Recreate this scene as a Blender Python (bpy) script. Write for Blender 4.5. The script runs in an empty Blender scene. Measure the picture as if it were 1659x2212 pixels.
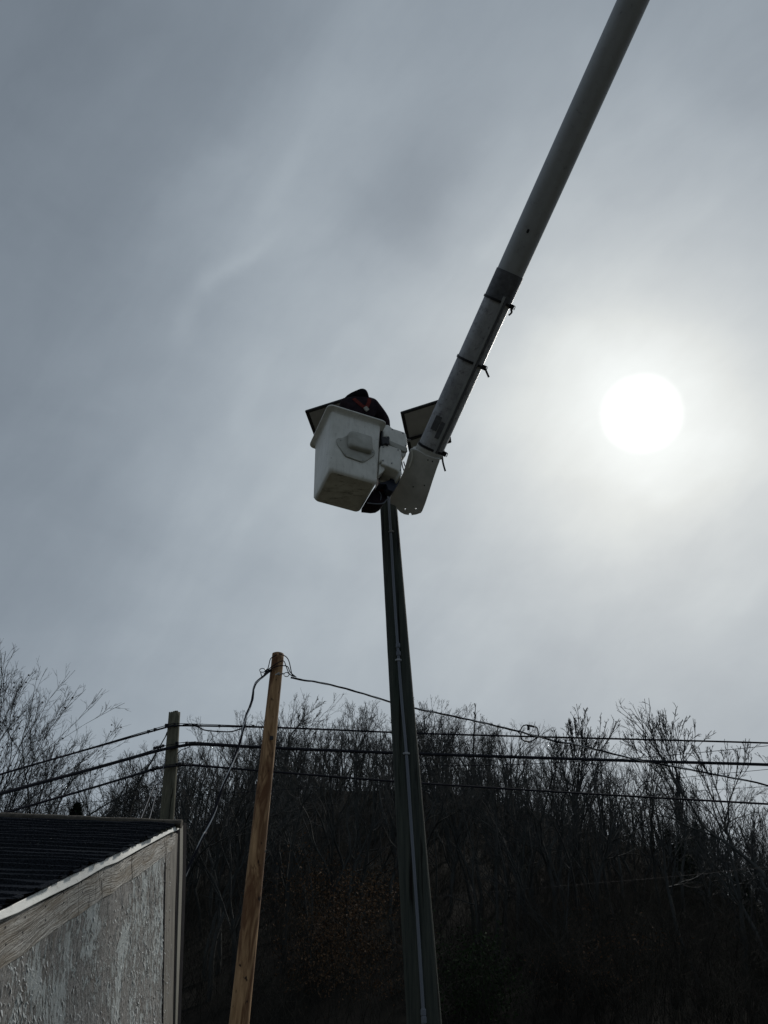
import bpy, bmesh, math, random
import numpy as np
from mathutils import Vector, Matrix

S = bpy.context.scene
COL = S.collection
R_ = math.radians

# ------------------------------------------------------------------ camera
PITCH = R_(32); FPX = 1661.0
cam_d = bpy.data.cameras.new('camera'); cam = bpy.data.objects.new('camera', cam_d); COL.objects.link(cam)
cam.location = (0, 0, 1.6); cam.rotation_euler = (math.pi / 2 + PITCH, 0, 0)
cam_d.sensor_fit = 'HORIZONTAL'; cam_d.sensor_width = 36; cam_d.lens = 36 * FPX / 1659
cam_d.clip_end = 3000; cam_d.clip_start = 0.05
S.camera = cam
S.render.resolution_x = 768; S.render.resolution_y = 1024
S.view_settings.view_transform = 'Standard'; S.view_settings.look = 'None'
S.view_settings.exposure = 0.0; S.view_settings.gamma = 1.0

# ------------------------------------------------------------------ sun and sky
CX = Vector((1, 0, 0)); CU = Vector((0, -math.sin(PITCH), math.cos(PITCH))); CD = Vector((0, math.cos(PITCH), math.sin(PITCH)))
CO = Vector((0, 0, 1.6))
def ray(u, v): return CD + CX * ((u - 829.5) / FPX) + CU * ((1106 - v) / FPX)
def P(u, v, z): return CO + ray(u, v) * z                      # point at depth z
def PY(u, v, Y): d = ray(u, v); return CO + d * (Y / d.y)       # point at forward distance Y
def onplane(u, v, q, n): d = ray(u, v); return CO + d * ((q - CO).dot(n) / d.dot(n))
sund = ray(1385, 893).normalized()
SUN_EL = math.asin(sund.z); SUN_AZ = math.atan2(sund.x, sund.y)
sl = bpy.data.lights.new('sun', 'SUN'); sl.energy = 2.4; sl.angle = R_(6); sl.color = (1, 0.95, 0.88)
so = bpy.data.objects.new('sun', sl); COL.objects.link(so)
so.rotation_euler = sund.to_track_quat('Z', 'Y').to_euler()

world = bpy.data.worlds.new('World'); S.world = world; world.use_nodes = True
class NT:
    def __init__(s, nt): s.t = nt; s.t.nodes.clear()
    def n(s, ty, **kw):
        nd = s.t.nodes.new(ty)
        for k, v in kw.items():
            if k == 'ins':
                for i, x in v.items():
                    if hasattr(x, 'is_linked') or hasattr(x, 'links'): s.t.links.new(x, nd.inputs[i])
                    else: nd.inputs[i].default_value = x
            else: setattr(nd, k, v)
        return nd
    def m(s, op, a, b=0.0, c=0.0, clamp=False):
        nd = s.n('ShaderNodeMath', operation=op, use_clamp=clamp, ins={0: a, 1: b, 2: c}); return nd.outputs[0]
    def vm(s, op, a, b=(0, 0, 0)):
        nd = s.n('ShaderNodeVectorMath', operation=op, ins={0: a, 1: b})
        return nd.outputs['Value'] if op in ('DOT_PRODUCT', 'LENGTH') else nd.outputs[0]
    def mix(s, f, a, b, blend='MIX'):
        nd = s.n('ShaderNodeMix', data_type='RGBA', blend_type=blend, ins={0: f, 6: a, 7: b}); return nd.outputs[2]
    def noise(s, v, scale, detail=4, rough=.55, dist=0.0, out=0):
        nd = s.n('ShaderNodeTexNoise', ins={'Vector': v, 'Scale': scale, 'Detail': detail, 'Roughness': rough, 'Distortion': dist}); return nd.outputs[out]
    def ramp(s, f, stops):
        nd = s.n('ShaderNodeValToRGB', ins={0: f}); cr = nd.color_ramp
        while len(cr.elements) < len(stops): cr.elements.new(0.5)
        for e, (p, c) in zip(cr.elements, stops):
            e.position = p; e.color = (c, c, c, 1) if not isinstance(c, tuple) else (*c, 1)
        return nd.outputs[0]
    def maprange(s, f, a, b, c=0.0, d=1.0, smooth=False):
        nd = s.n('ShaderNodeMapRange', interpolation_type='SMOOTHSTEP' if smooth else 'LINEAR', ins={0: f, 1: a, 2: b, 3: c, 4: d}); return nd.outputs[0]
    def mapping(s, v, scale=(1, 1, 1), rot=(0, 0, 0)):
        nd = s.n('ShaderNodeMapping', ins={0: v, 2: rot, 3: scale}); return nd.outputs[0]

w = NT(world.node_tree)
tc = w.n('ShaderNodeTexCoord').outputs['Generated']
d0 = w.vm('NORMALIZE', tc)
wn = w.n('ShaderNodeTexNoise', ins={'Vector': d0, 'Scale': 3.0, 'Detail': 5, 'Roughness': .55})
warp = w.vm('SUBTRACT', wn.outputs['Color'], (.5, .5, .5))
dw = w.vm('ADD', d0, w.vm('MULTIPLY', warp, (.14, .14, .14)))
ang = w.m('ARCCOSINE', w.m('MINIMUM', w.vm('DOT_PRODUCT', d0, tuple(sund)), 1.0))
angw = w.m('ARCCOSINE', w.m('MINIMUM', w.vm('DOT_PRODUCT', w.vm('NORMALIZE', dw), tuple(sund)), 0.99999))
def gauss(a, width): return w.m('EXPONENT', w.m('MULTIPLY', w.m('POWER', w.m('DIVIDE', a, width), 2.0), -1.0))
L = w.m('ADD', 0.240, w.m('MULTIPLY', gauss(angw, R_(34)), 0.165))
L = w.m('ADD', L, w.m('MULTIPLY', gauss(angw, R_(14)), 0.17))
L = w.m('ADD', L, w.m('MULTIPLY', gauss(angw, R_(8)), 0.17))
L = w.m('ADD', L, w.m('MULTIPLY', gauss(ang, R_(4.6)), 0.08))
# pale band of thinner cloud low over the hill
elz = w.n('ShaderNodeSeparateXYZ', ins={0: d0}).outputs[2]
L = w.m('ADD', L, w.m('MULTIPLY', gauss(w.m('SUBTRACT', elz, 0.25), 0.16), 0.055))
def streak(c, t_end, width, length, amp, src=None):
    """soft elongated cloud bank lying between two sky directions"""
    a = ray(*c).normalized(); b = ray(*t_end).normalized()
    mid = (a + b).normalized(); n = a.cross(b).normalized(); t = n.cross(mid).normalized()
    s_ = src or dw
    e = w.m('ADD', w.m('POWER', w.m('DIVIDE', w.vm('DOT_PRODUCT', s_, tuple(n)), width), 2.0),
            w.m('POWER', w.m('DIVIDE', w.vm('DOT_PRODUCT', s_, tuple(t)), length), 2.0))
    front = w.m('GREATER_THAN', w.vm('DOT_PRODUCT', d0, tuple(mid)), 0.0)
    return w.m('MULTIPLY', w.m('MULTIPLY', w.m('EXPONENT', w.m('MULTIPLY', e, -1.0)), amp), front)
wn2 = w.n('ShaderNodeTexNoise', ins={'Vector': d0, 'Scale': 7.0, 'Detail': 6, 'Roughness': .6})
dw2 = w.vm('ADD', d0, w.vm('MULTIPLY', w.vm('SUBTRACT', wn2.outputs['Color'], (.5, .5, .5)), (.045, .045, .045)))
for st in [((100, 100), (400, 600), .26, .42, -.055, None),
           ((250, 60), (640, 40), .10, .25, -.030, None),
           ((960, 370), (800, 520), .055, .10, -.075, None),
           ((1300, 260), (1000, 420), .06, .16, -.020, None),
           ((760, 120), (620, 420), .07, .22, .040, None),
           ((1500, 60), (1650, 300), .12, .22, -.030, None),
           ((1350, 170), (1600, 330), .03, .12, .020, dw2),
           ((30, 700), (60, 1150), .16, .28, -.035, None),
           ((620, 850), (560, 1250), .22, .30, .115, None),
           ((300, 1150), (650, 1230), .045, .2, -.020, None),
           ((1000, 1250), (1500, 1300), .05, .25, -.020, None),
           ((560, 530), (455, 605), .010, .050, .048, dw2),
           ((450, 605), (385, 740), .012, .055, .034, dw2),
           ((640, 330), (560, 480), .016, .075, .022, dw2),
           ((740, 160), (650, 320), .02, .09, .018, dw2)]:
    L = w.m('ADD', L, streak(*st))
ta = ray(400, 650).normalized(); tb = ray(800, 60).normalized(); tn_ = ta.cross(tb).normalized(); tm_ = (ta + tb).normalized(); tt_ = tn_.cross(tm_).normalized()
def banded(src, along, across, off=0.0):
    return w.n('ShaderNodeCombineXYZ', ins={0: w.m('MULTIPLY', w.vm('DOT_PRODUCT', src, tuple(tt_)), along), 1: w.m('MULTIPLY', w.vm('DOT_PRODUCT', src, tuple(tn_)), across), 2: w.m('ADD', w.m('MULTIPLY', w.vm('DOT_PRODUCT', src, tuple(tm_)), across * .5), off)}).outputs[0]
bn1 = w.noise(banded(dw, 1.3, 4.2, 3.0), 1.6, 6, .55, .4)
bn2 = w.noise(banded(dw2, 2.5, 12.0, 9.0), 1.6, 7, .6, .3)
bn3 = w.noise(w.mapping(dw2, (1.6, 1.6, 5.0)), 2.2, 6, .55, .3)
L = w.m('MULTIPLY', L, w.m('ADD', 0.85, w.m('MULTIPLY', bn1, 0.30)))
L = w.m('MULTIPLY', L, w.m('ADD', 0.94, w.m('MULTIPLY', bn2, 0.12)))
L = w.m('MULTIPLY', L, w.m('ADD', 0.93, w.m('MULTIPLY', bn3, 0.14)))
nz = w.noise(w.mapping(dw, (1, 1, 1.6)), 2.6, 7, .55, .3)
L = w.m('MULTIPLY', L, w.m('ADD', 0.80, w.m('MULTIPLY', nz, 0.40)))
nz3 = w.noise(w.mapping(dw2, (1, 1, 1.8), (0, R_(35), 0)), 7, 6, .5, .5)
L = w.m('MULTIPLY', L, w.m('ADD', 0.94, w.m('MULTIPLY', nz3, 0.12)))
L = w.m('MULTIPLY', L, w.maprange(elz, -0.02, 0.0, .3, 1.0))
disc = w.maprange(w.m('ADD', ang, w.m('MULTIPLY', w.m('SUBTRACT', wn2.outputs[0], .5), .012)), R_(0.6), R_(3.08), 1.0, 0.0, True)
warm = w.maprange(L, 0.16, 0.62)
tint = w.mix(warm, (0.815, 0.985, 1.185, 1), (0.92, 1.005, 1.03, 1))
cloud = w.mix(1.0, tint, w.n('ShaderNodeCombineColor', ins={0: L, 1: L, 2: L}).outputs[0], 'MULTIPLY')
cloud = w.mix(disc, cloud, (2.0, 2.0, 2.0, 1))
sky = w.n('ShaderNodeTexSky', sky_type='NISHITA', sun_disc=False, sun_elevation=SUN_EL, sun_rotation=SUN_AZ, air_density=1.0, dust_density=4.0)
b1 = w.n('ShaderNodeVectorMath', operation='SCALE', ins={0: cloud, 3: 10.0}).outputs[0]
b2 = w.n('ShaderNodeVectorMath', operation='SCALE', ins={0: sky.outputs[0], 3: 0.04}).outputs[0]
bg = w.n('ShaderNodeBackground', ins={0: w.vm('ADD', b1, b2), 1: 0.1})
w.n('ShaderNodeOutputWorld', ins={0: bg.outputs[0]})

# ------------------------------------------------------------------ materials
def material(name, fn, rough=.7, metal=0.0, spec=0.3):
    m = bpy.data.materials.new(name); m.use_nodes = True; t = NT(m.node_tree)
    bs = t.n('ShaderNodeBsdfPrincipled', ins={'Roughness': rough, 'Metallic': metal, 'Specular IOR Level': spec})
    oc = t.n('ShaderNodeTexCoord').outputs['Object']
    pos = t.n('ShaderNodeNewGeometry').outputs['Position']
    r = fn(t, oc, pos)
    if not isinstance(r, tuple): r = (r, None, 0)
    c, h, s = r
    t.t.links.new(c, bs.inputs['Base Color'])
    if h is not None:
        bp = t.n('ShaderNodeBump', ins={'Height': h, 'Strength': s, 'Distance': 0.02}); t.t.links.new(bp.outputs[0], bs.inputs['Normal'])
    t.n('ShaderNodeOutputMaterial', ins={0: bs.outputs[0]})
    return m
def noisy(a, b, scale=8, stretch=(1, 1, 1), bump=.2, detail=5):
    def fn(t, oc, pos):
        n = t.noise(t.mapping(pos, stretch), scale, detail, .6)
        return t.mix(t.maprange(n, .3, .7), (*a, 1), (*b, 1)), n, bump
    return fn
M = {}
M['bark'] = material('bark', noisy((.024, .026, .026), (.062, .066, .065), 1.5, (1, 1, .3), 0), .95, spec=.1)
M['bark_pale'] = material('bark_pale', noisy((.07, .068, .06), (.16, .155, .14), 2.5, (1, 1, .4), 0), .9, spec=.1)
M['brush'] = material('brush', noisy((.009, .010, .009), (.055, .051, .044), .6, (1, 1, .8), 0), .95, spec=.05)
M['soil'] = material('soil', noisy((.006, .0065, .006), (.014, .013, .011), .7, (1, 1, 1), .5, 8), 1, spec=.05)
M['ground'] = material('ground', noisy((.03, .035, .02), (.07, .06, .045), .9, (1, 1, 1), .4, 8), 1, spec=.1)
M['leaf_brown'] = material('leaf_brown', noisy((.055, .032, .019), (.13, .080, .045), 5, (1, 1, 1), 0), .9, spec=.1)
M['leaf_green'] = material('leaf_green', noisy((.012, .022, .010), (.030, .050, .020), 3, (1, 1, 1), 0), .9, spec=.1)
M['needle'] = material('needle', noisy((.008, .015, .009), (.020, .032, .018), 4, (1, 1, 1), 0), .9, spec=.1)

def f_white(t, oc, pos):                                   # grubby white fibreglass
    n = t.noise(pos, 5, 8, .65); c = t.mix(t.maprange(n, .35, .75), (.66, .66, .61, 1), (.50, .50, .45, 1))
    n2 = t.noise(t.mapping(pos, (1, 1, .35)), 16, 6, .7)
    c = t.mix(t.maprange(n2, .60, .78), c, (.30, .28, .24, 1))
    st_ = t.noise(t.mapping(pos, (9, 9, .8)), 3.0, 6, .65); c = t.mix(t.maprange(st_, .52, .70, 0, .45), c, (.33, .33, .30, 1))
    n3 = t.noise(t.mapping(pos, (1, 1, .6)), 38, 3, .6); c = t.mix(t.maprange(n3, .70, .74), c, (.06, .055, .05, 1))
    return c, n, .08
M['white'] = material('fibreglass_white', f_white, .42, spec=.45)
M['shroud'] = material('grimy_shroud', noisy((.34, .34, .32), (.52, .52, .49), 6, (1, 1, .5), .08, 8), .5)
M['plug'] = material('fibreglass_step', noisy((.30, .30, .26), (.40, .40, .36), 12, (1, 1, 1), .05), .5)
def f_scuff(t, oc, pos):                                   # scuffed bucket floor
    n = t.noise(pos, 4, 8, .7); c = t.mix(t.maprange(n, .4, .6), (.62, .62, .58, 1), (.44, .43, .40, 1))
    n2 = t.noise(t.mapping(pos, (3, 9, 1), (0, 0, R_(20))), 2.2, 8, .75)
    c = t.mix(t.maprange(n2, .54, .70), c, (.075, .062, .05, 1)); return c, n2, .1
M['scuff'] = material('fibreglass_scuffed', f_scuff, .8)
def f_boom(t, oc, pos):
    n = t.noise(t.mapping(pos, (1, 1, .6)), 4, 7, .7); c = t.mix(t.maprange(n, .3, .75), (.36, .375, .385, 1), (.27, .28, .29, 1))
    n2 = t.noise(t.mapping(pos, (2, 2, .7)), 9, 8, .75); c = t.mix(t.maprange(n2, .58, .74), c, (.15, .155, .16, 1)); return c, n, .06
M['boom'] = material('boom_paint', f_boom, .5, spec=.4)
def f_wrap(t, oc, pos):
    n = t.noise(t.mapping(pos, (1, 1, .5)), 5, 8, .7); c = t.mix(t.maprange(n, .35, .65), (.42, .43, .45, 1), (.24, .25, .27, 1))
    n2 = t.noise(pos, 14, 8, .8); c = t.mix(t.maprange(n2, .52, .66), c, (.10, .09, .10, 1)); return c, n2, .35
M['wrap'] = material('grimy_boom_cover', f_wrap, .5, spec=.4)
M['patch'] = material('dark_tape', noisy((.07, .075, .085), (.13, .135, .15), 20, (1, 1, 1), .3), .5)
M['black'] = material('black_rubber', noisy((.010, .011, .014), (.022, .023, .028), 12), .55)
M['cable'] = material('cable_jacket', noisy((.010, .011, .016), (.020, .021, .028), 3), .75, spec=.1)
M['galv'] = material('galvanised_metal', noisy((.20, .21, .22), (.30, .31, .32), 14), .45, .6, .5)
M['alu'] = material('bare_aluminium_strand', noisy((.35, .36, .37), (.5, .5, .5), 14), .45, .5, .5)
M['conduit'] = material('grey_conduit', noisy((.085, .10, .125), (.13, .145, .17), 6, (1, 1, .2)), .45)
M['navy'] = material('navy_metal', noisy((.010, .014, .026), (.022, .028, .045), 9), .5)
M['jacket'] = material('jacket_cloth', noisy((.010, .008, .012), (.030, .020, .024), 10, (1, 1, 1), .6), .95, spec=.1)
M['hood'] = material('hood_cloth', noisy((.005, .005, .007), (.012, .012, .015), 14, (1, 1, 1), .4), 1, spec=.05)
M['trousers'] = material('trouser_cloth', noisy((.02, .02, .03), (.035, .035, .045), 14), .95, spec=.1)
M['red'] = material('red_webbing', noisy((.085, .017, .014), (.14, .028, .022), 30), .85, spec=.1)
M['skin'] = material('skin', noisy((.38, .22, .15), (.45, .27, .19), 20), .6)
M['panel_back'] = material('panel_backsheet', noisy((.30, .31, .32), (.36, .37, .38), 5), .6)
M['panel_frame'] = material('panel_frame', noisy((.02, .022, .026), (.035, .037, .04), 9), .5)
M['panel_cell'] = material('panel_cells', noisy((.008, .01, .03), (.015, .02, .05), 4), .15)
M['inner'] = material('bucket_liner', noisy((.2, .2, .19), (.3, .3, .28), 6), .6)

def f_newpole(t, oc, pos):                                 # fresh tan pole with dark resin stains
    v = t.mapping(oc, (1, 1, .13)); g = t.noise(v, 22, 7, .6, .4)
    c = t.mix(t.maprange(g, .3, .7), (.44, .275, .145, 1), (.22, .13, .062, 1))
    v2 = t.mapping(oc, (1.5, 1.5, .30)); n = t.noise(v2, 2.6, 3, .5, .8)
    line = t.m('ABSOLUTE', t.m('SUBTRACT', n, .52))
    c = t.mix(t.maprange(line, .006, .030, .8, 0.0), c, (.13, .065, .03, 1))
    n3 = t.noise(t.mapping(oc, (1, 1, .20)), 4.0, 6, .6, .8)
    c = t.mix(t.maprange(n3, .46, .58, 0, .9), c, (.105, .045, .019, 1))
    n4 = t.noise(t.mapping(oc, (1, 1, .6)), 11, 2, .5); c = t.mix(t.maprange(n4, .67, .72, 0, .95), c, (.02, .010, .006, 1))
    vo = t.n('ShaderNodeTexVoronoi', ins={'Vector': t.mapping(oc, (1, 1, .45)), 'Scale': 5.0}).outputs[0]; rg = t.m('ABSOLUTE', t.m('SUBTRACT', vo, .075))
    c = t.mix(t.maprange(rg, .006, .02, .8, 0), c, (.06, .028, .012, 1)); c = t.mix(t.maprange(vo, .03, .05, .95, 0), c, (.02, .010, .006, 1))
    return c, g, .25
M['newpole'] = material('fresh_pole_wood', f_newpole, .8)
def f_oldpole(a, b, c3):
    def fn(t, oc, pos):
        g = t.noise(t.mapping(oc, (1, 1, .05)), 30, 8, .7, .3)
        c = t.mix(t.maprange(g, .35, .65), (*a, 1), (*b, 1))
        n = t.noise(t.mapping(oc, (1, 1, .15)), 5, 5, .6); c = t.mix(t.maprange(n, .55, .75), c, (*c3, 1))
        k = t.maprange(t.noise(t.mapping(oc, (1, 1, .035)), 16, 4, .6), .60, .66); c = t.mix(k, c, (.008, .008, .007, 1))
        return c, t.m('SUBTRACT', g, k), .6
    return fn
M['darkpole'] = material('creosoted_pole_wood', f_oldpole((.022, .028, .026), (.055, .062, .052), (.034, .046, .036)), .85, spec=.15)
M['greypole'] = material('weathered_pole_wood', f_oldpole((.085, .085, .062), (.16, .155, .115), (.05, .055, .045)), .9, spec=.15)

def f_wall(t, oc, pos):
    sp = t.n('ShaderNodeSeparateXYZ', ins={0: pos}); y, z = sp.outputs[1], sp.outputs[2]
    cv = t.n('ShaderNodeCombineXYZ', ins={0: y, 1: z, 2: 0.0}).outputs[0]
    big = t.n('ShaderNodeTexNoise', ins={'Vector': cv, 'Scale': 1.0, 'Detail': 1.0}).outputs['Color']
    wv = t.vm('ADD', cv, t.vm('MULTIPLY', t.vm('SUBTRACT', big, (.5, .5, .5)), (.55, .4, 0)))
    grain = t.noise(t.mapping(wv, (22, 2.2, 1)), 4.0, 8, .7)
    fine = t.noise(t.mapping(wv, (55, 9, 1)), 6, 6, .75)
    wood = t.mix(t.maprange(grain, .36, .64), (.19, .187, .178, 1), (.70, .695, .675, 1))
    wood = t.mix(t.maprange(fine, .47, .62, 0, .9), wood, (.045, .042, .037, 1))
    rot = t.noise(t.mapping(wv, (3, 1.2, 1)), 3, 5, .6); wood = t.mix(t.maprange(rot, .56, .68, 0, .6), wood, (.17, .145, .12, 1))
    patch = t.noise(t.mapping(wv, (1.6, .8, 1)), 2.2, 2, .5)
    frag = t.noise(t.mapping(wv, (5.5, 2.2, 1)), 5.5, 8, .72)
    mask = t.m('ADD', t.m('ADD', t.m('MULTIPLY', grain, .38), t.m('MULTIPLY', patch, .48)), t.m('MULTIPLY', frag, .62))
    pm = t.maprange(mask, .752, .768)
    paint = t.mix(t.maprange(fine, .3, .7), (.42, .465, .465, 1), (.66, .71, .71, 1))
    edge = t.m('MULTIPLY', t.maprange(mask, .725, .752), t.m('SUBTRACT', 1.0, pm))
    c = t.mix(pm, wood, paint); c = t.mix(t.m('MULTIPLY', edge, .7), c, (.06, .055, .05, 1))
    chip = t.noise(t.mapping(wv, (9, 5, 1)), 9, 2, .5); c = t.mix(t.maprange(chip, .73, .745), c, (.72, .73, .72, 1))
    h = t.m('ADD', t.m('MULTIPLY', pm, 1.2), t.m('ADD', t.m('MULTIPLY', grain, 1.1), t.m('MULTIPLY', fine, .9)))
    return c, h, 1.0
M['wall'] = material('peeling_painted_plywood', f_wall, .85, spec=.15)
def f_fascia(t, oc, pos):
    sp = t.n('ShaderNodeSeparateXYZ', ins={0: pos})
    # grain runs along the sloping board
    al = t.m('ADD', sp.outputs[1], t.m('MULTIPLY', sp.outputs[2], .3)); ac = t.m('SUBTRACT', sp.outputs[2], t.m('MULTIPLY', sp.outputs[1], .308))
    cv = t.n('ShaderNodeCombineXYZ', ins={0: al, 1: ac, 2: 0.0}).outputs[0]
    big = t.n('ShaderNodeTexNoise', ins={'Vector': t.mapping(cv, (1, 2, 1)), 'Scale': 1.6, 'Detail': 2.0}).outputs['Color']
    wv = t.vm('ADD', cv, t.vm('MULTIPLY', t.vm('SUBTRACT', big, (.5, .5, .5)), (0, .14, 0)))
    g = t.noise(t.mapping(wv, (1.6, 60, 1)), 2.2, 9, .72)
    c = t.mix(t.maprange(g, .38, .60), (.085, .078, .066, 1), (.74, .73, .69, 1))
    fn = t.noise(t.mapping(wv, (10, 45, 1)), 3, 6, .75); c = t.mix(t.maprange(fn, .50, .66, 0, .8), c, (.07, .055, .04, 1))
    wrm = t.noise(t.mapping(wv, (1.5, 7, 1)), 1.6, 4, .6); c = t.mix(t.maprange(wrm, .45, .62, 0, .65), c, (.27, .23, .175, 1))
    ck = t.noise(t.mapping(cv, (3.2, .5, 1)), 1.3, 4, .6, .2); k = t.maprange(t.m('ABSOLUTE', t.m('SUBTRACT', ck, .42)), .002, .008, 1, 0)
    c = t.mix(t.m('MULTIPLY', k, .95), c, (.012, .010, .009, 1))
    return c, t.m('SUBTRACT', g, t.m('MULTIPLY', k, 2.0)), 1.0
M['fascia'] = material('weathered_board', f_fascia, .85, spec=.15)
def f_drip(t, oc, pos):
    n = t.noise(pos, 3, 7, .65); c = t.mix(t.maprange(n, .38, .62), (.82, .84, .80, 1), (.66, .67, .64, 1))
    n2 = t.noise(t.mapping(pos, (1, 3, 9)), 4, 7, .7); c = t.mix(t.maprange(n2, .56, .7, 0, .7), c, (.22, .20, .16, 1)); return c, n2, .1
M['drip'] = material('drip_edge_metal', f_drip, .5)
M['flake'] = material('paint_flakes', noisy((.30, .33, .33), (.60, .63, .63), 40, (1, 1, 1), .1), .8)
M['trim'] = material('old_trim_paint', noisy((.085, .080, .068), (.19, .18, .155), 7, (4, 4, .25), .35, 8), .8)
M['strip'] = material('beige_trim_strip', noisy((.15, .145, .12), (.21, .205, .17), 5, (1, 1, .3), .1), .7)
def f_roof(t, oc, pos):
    n = t.noise(pos, 140, 2, .6); c = t.mix(t.maprange(n, .35, .7), (.010, .012, .016, 1), (.046, .051, .060, 1))
    n2 = t.noise(pos, 3, 5, .6); c = t.mix(t.maprange(n2, .45, .75, 0, .6), c, (.018, .022, .025, 1))
    n3 = t.noise(pos, 60, 1, .5); c = t.mix(t.maprange(n3, .74, .78, 0, .5), c, (.20, .20, .19, 1)); return c, n, .6
M['roof'] = material('asphalt_shingle', f_roof, 1.0, spec=.0)
M['cap'] = material('mossy_ridge', noisy((.03, .026, .02), (.085, .075, .06), 25, (1, 1, 1), .8), .95)

# ------------------------------------------------------------------ object helpers
def wloc(o):
    v = Vector(o.location)
    while o.parent: o = o.parent; v += Vector(o.location)
    return v
def tag(o, label=None, cat=None, group=None, kind=None):
    if label: o['label'] = label
    if cat: o['category'] = cat
    if group: o['group'] = group
    if kind: o['kind'] = kind
    return o
def thing(name, loc, label, cat, group=None):
    o = bpy.data.objects.new(name, None); COL.objects.link(o); o.location = loc; o.empty_display_size = .2
    return tag(o, label, cat, group)
def link(name, me, mat, parent=None, sharp=35):
    """mesh data given in world coordinates -> object under parent"""
    if parent is not None: me.transform(Matrix.Translation(-wloc(parent)))
    if sharp is not None:
        for p_ in me.polygons: p_.use_smooth = True
        me.set_sharp_from_angle(angle=R_(sharp))
    me.materials.append(mat)
    o = bpy.data.objects.new(name, me); COL.objects.link(o)
    if parent is not None: o.parent = parent
    return o
class MB:
    def __init__(s): s.v = []; s.f = []
    def add(s, vs, fs):
        k = len(s.v); s.v += [tuple(x) for x in vs]; s.f += [tuple(i + k for i in f) for f in fs]; return s
    def box(s, c, ax, ay, az):
        """ax, ay, az are half-extent vectors"""
        c = Vector(c); vs = [c + ax * i + ay * j + az * k for i in (-1, 1) for j in (-1, 1) for k in (-1, 1)]
        return s.add(vs, [(0, 1, 3, 2), (4, 6, 7, 5), (0, 4, 5, 1), (2, 3, 7, 6), (0, 2, 6, 4), (1, 5, 7, 3)])
    def tube(s, pts, r, n=8, caps=True):
        pts = [Vector(p) for p in pts]; K = len(pts); rs = r if isinstance(r, (list, tuple)) else [r] * K
        t0 = (pts[1] - pts[0]).normalized(); a = t0.orthogonal().normalized(); rings = []
        for i in range(K):
            t = (pts[min(i + 1, K - 1)] - pts[max(i - 1, 0)]).normalized()
            a = (a - t * a.dot(t)).normalized(); b = t.cross(a)
            rings.append([pts[i] + (a * math.cos(2 * math.pi * j / n) + b * math.sin(2 * math.pi * j / n)) * rs[i] for j in range(n)])
        return s.loft(rings, caps)
    def loft(s, rings, caps=True, close=False):
        n = len(rings[0]); vs = [p for r_ in rings for p in r_]; fs = []
        for i in range(len(rings) - 1):
            for j in range(n): fs.append((i * n + j, i * n + (j + 1) % n, (i + 1) * n + (j + 1) % n, (i + 1) * n + j))
        if caps: fs.append(tuple(range(n))[::-1]); fs.append(tuple((len(rings) - 1) * n + j for j in range(n)))
        return s.add(vs, fs)
    def mesh(s, bevel=0, seg=2):
        me = bpy.data.meshes.new('m'); me.from_pydata(s.v, [], s.f)
        bm = bmesh.new(); bm.from_mesh(me); bmesh.ops.recalc_face_normals(bm, faces=bm.faces)
        if bevel: bmesh.ops.bevel(bm, geom=[e for e in bm.edges if e.is_manifold and e.calc_face_angle(0) > .5], offset=bevel, segments=seg, affect='EDGES', clamp_overlap=True)
        bm.to_mesh(me); bm.free(); return me
    def build(s, name, mat, parent=None, bevel=0, seg=2, sharp=35): return link(name, s.mesh(bevel, seg), mat, parent, sharp)
def spline(pts, n=8):
    pts = [Vector(p) for p in pts]; out = []
    for i in range(len(pts) - 1):
        p0 = pts[max(i - 1, 0)]; p1 = pts[i]; p2 = pts[i + 1]; p3 = pts[min(i + 2, len(pts) - 1)]
        for k in range(n):
            t = k / n
            out.append(.5 * ((2 * p1) + (p2 - p0) * t + (2 * p0 - 5 * p1 + 4 * p2 - p3) * t * t + (3 * p1 - p0 - 3 * p2 + p3) * t ** 3))
    return out + [pts[-1]]
def plate(outline, q, n, thick, holes=(), bev=.004, seg=2):
    """flat shape traced on the plane through q (normal n, towards us), given real thickness away from us"""
    n = n.normalized(); xa = n.orthogonal().normalized(); ya = n.cross(xa)
    cu = bpy.data.curves.new('c', 'CURVE'); cu.dimensions = '2D'; cu.fill_mode = 'BOTH'
    cu.extrude = thick / 2 - bev; cu.bevel_depth = bev; cu.bevel_resolution = seg; cu.offset = -bev
    for poly in [outline] + list(holes):
        s_ = cu.splines.new('POLY'); s_.points.add(len(poly) - 1); s_.use_cyclic_u = True
        for i, (u, v) in enumerate(poly):
            p_ = onplane(u, v, q, n) - q; s_.points[i].co = (p_.dot(xa), p_.dot(ya), 0, 1)
    o = bpy.data.objects.new('tmp', cu); COL.objects.link(o)
    dg = bpy.context.evaluated_depsgraph_get(); me = bpy.data.meshes.new_from_object(o.evaluated_get(dg))
    bpy.data.objects.remove(o); me.materials.clear()
    Mx = Matrix((xa, ya, n)).transposed().to_4x4(); Mx.translation = q - n * (thick / 2)
    me.transform(Mx); return me
def Z1(*pts): return [(630.9 + x * .2315, 811.9 + y * .2315) for x, y in pts]     # my zoom-tracing frames -> photo coordinates
def Z4(*pts): return [(x * .2645, 1700.7 + y * .2645) for x, y in pts]

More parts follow.
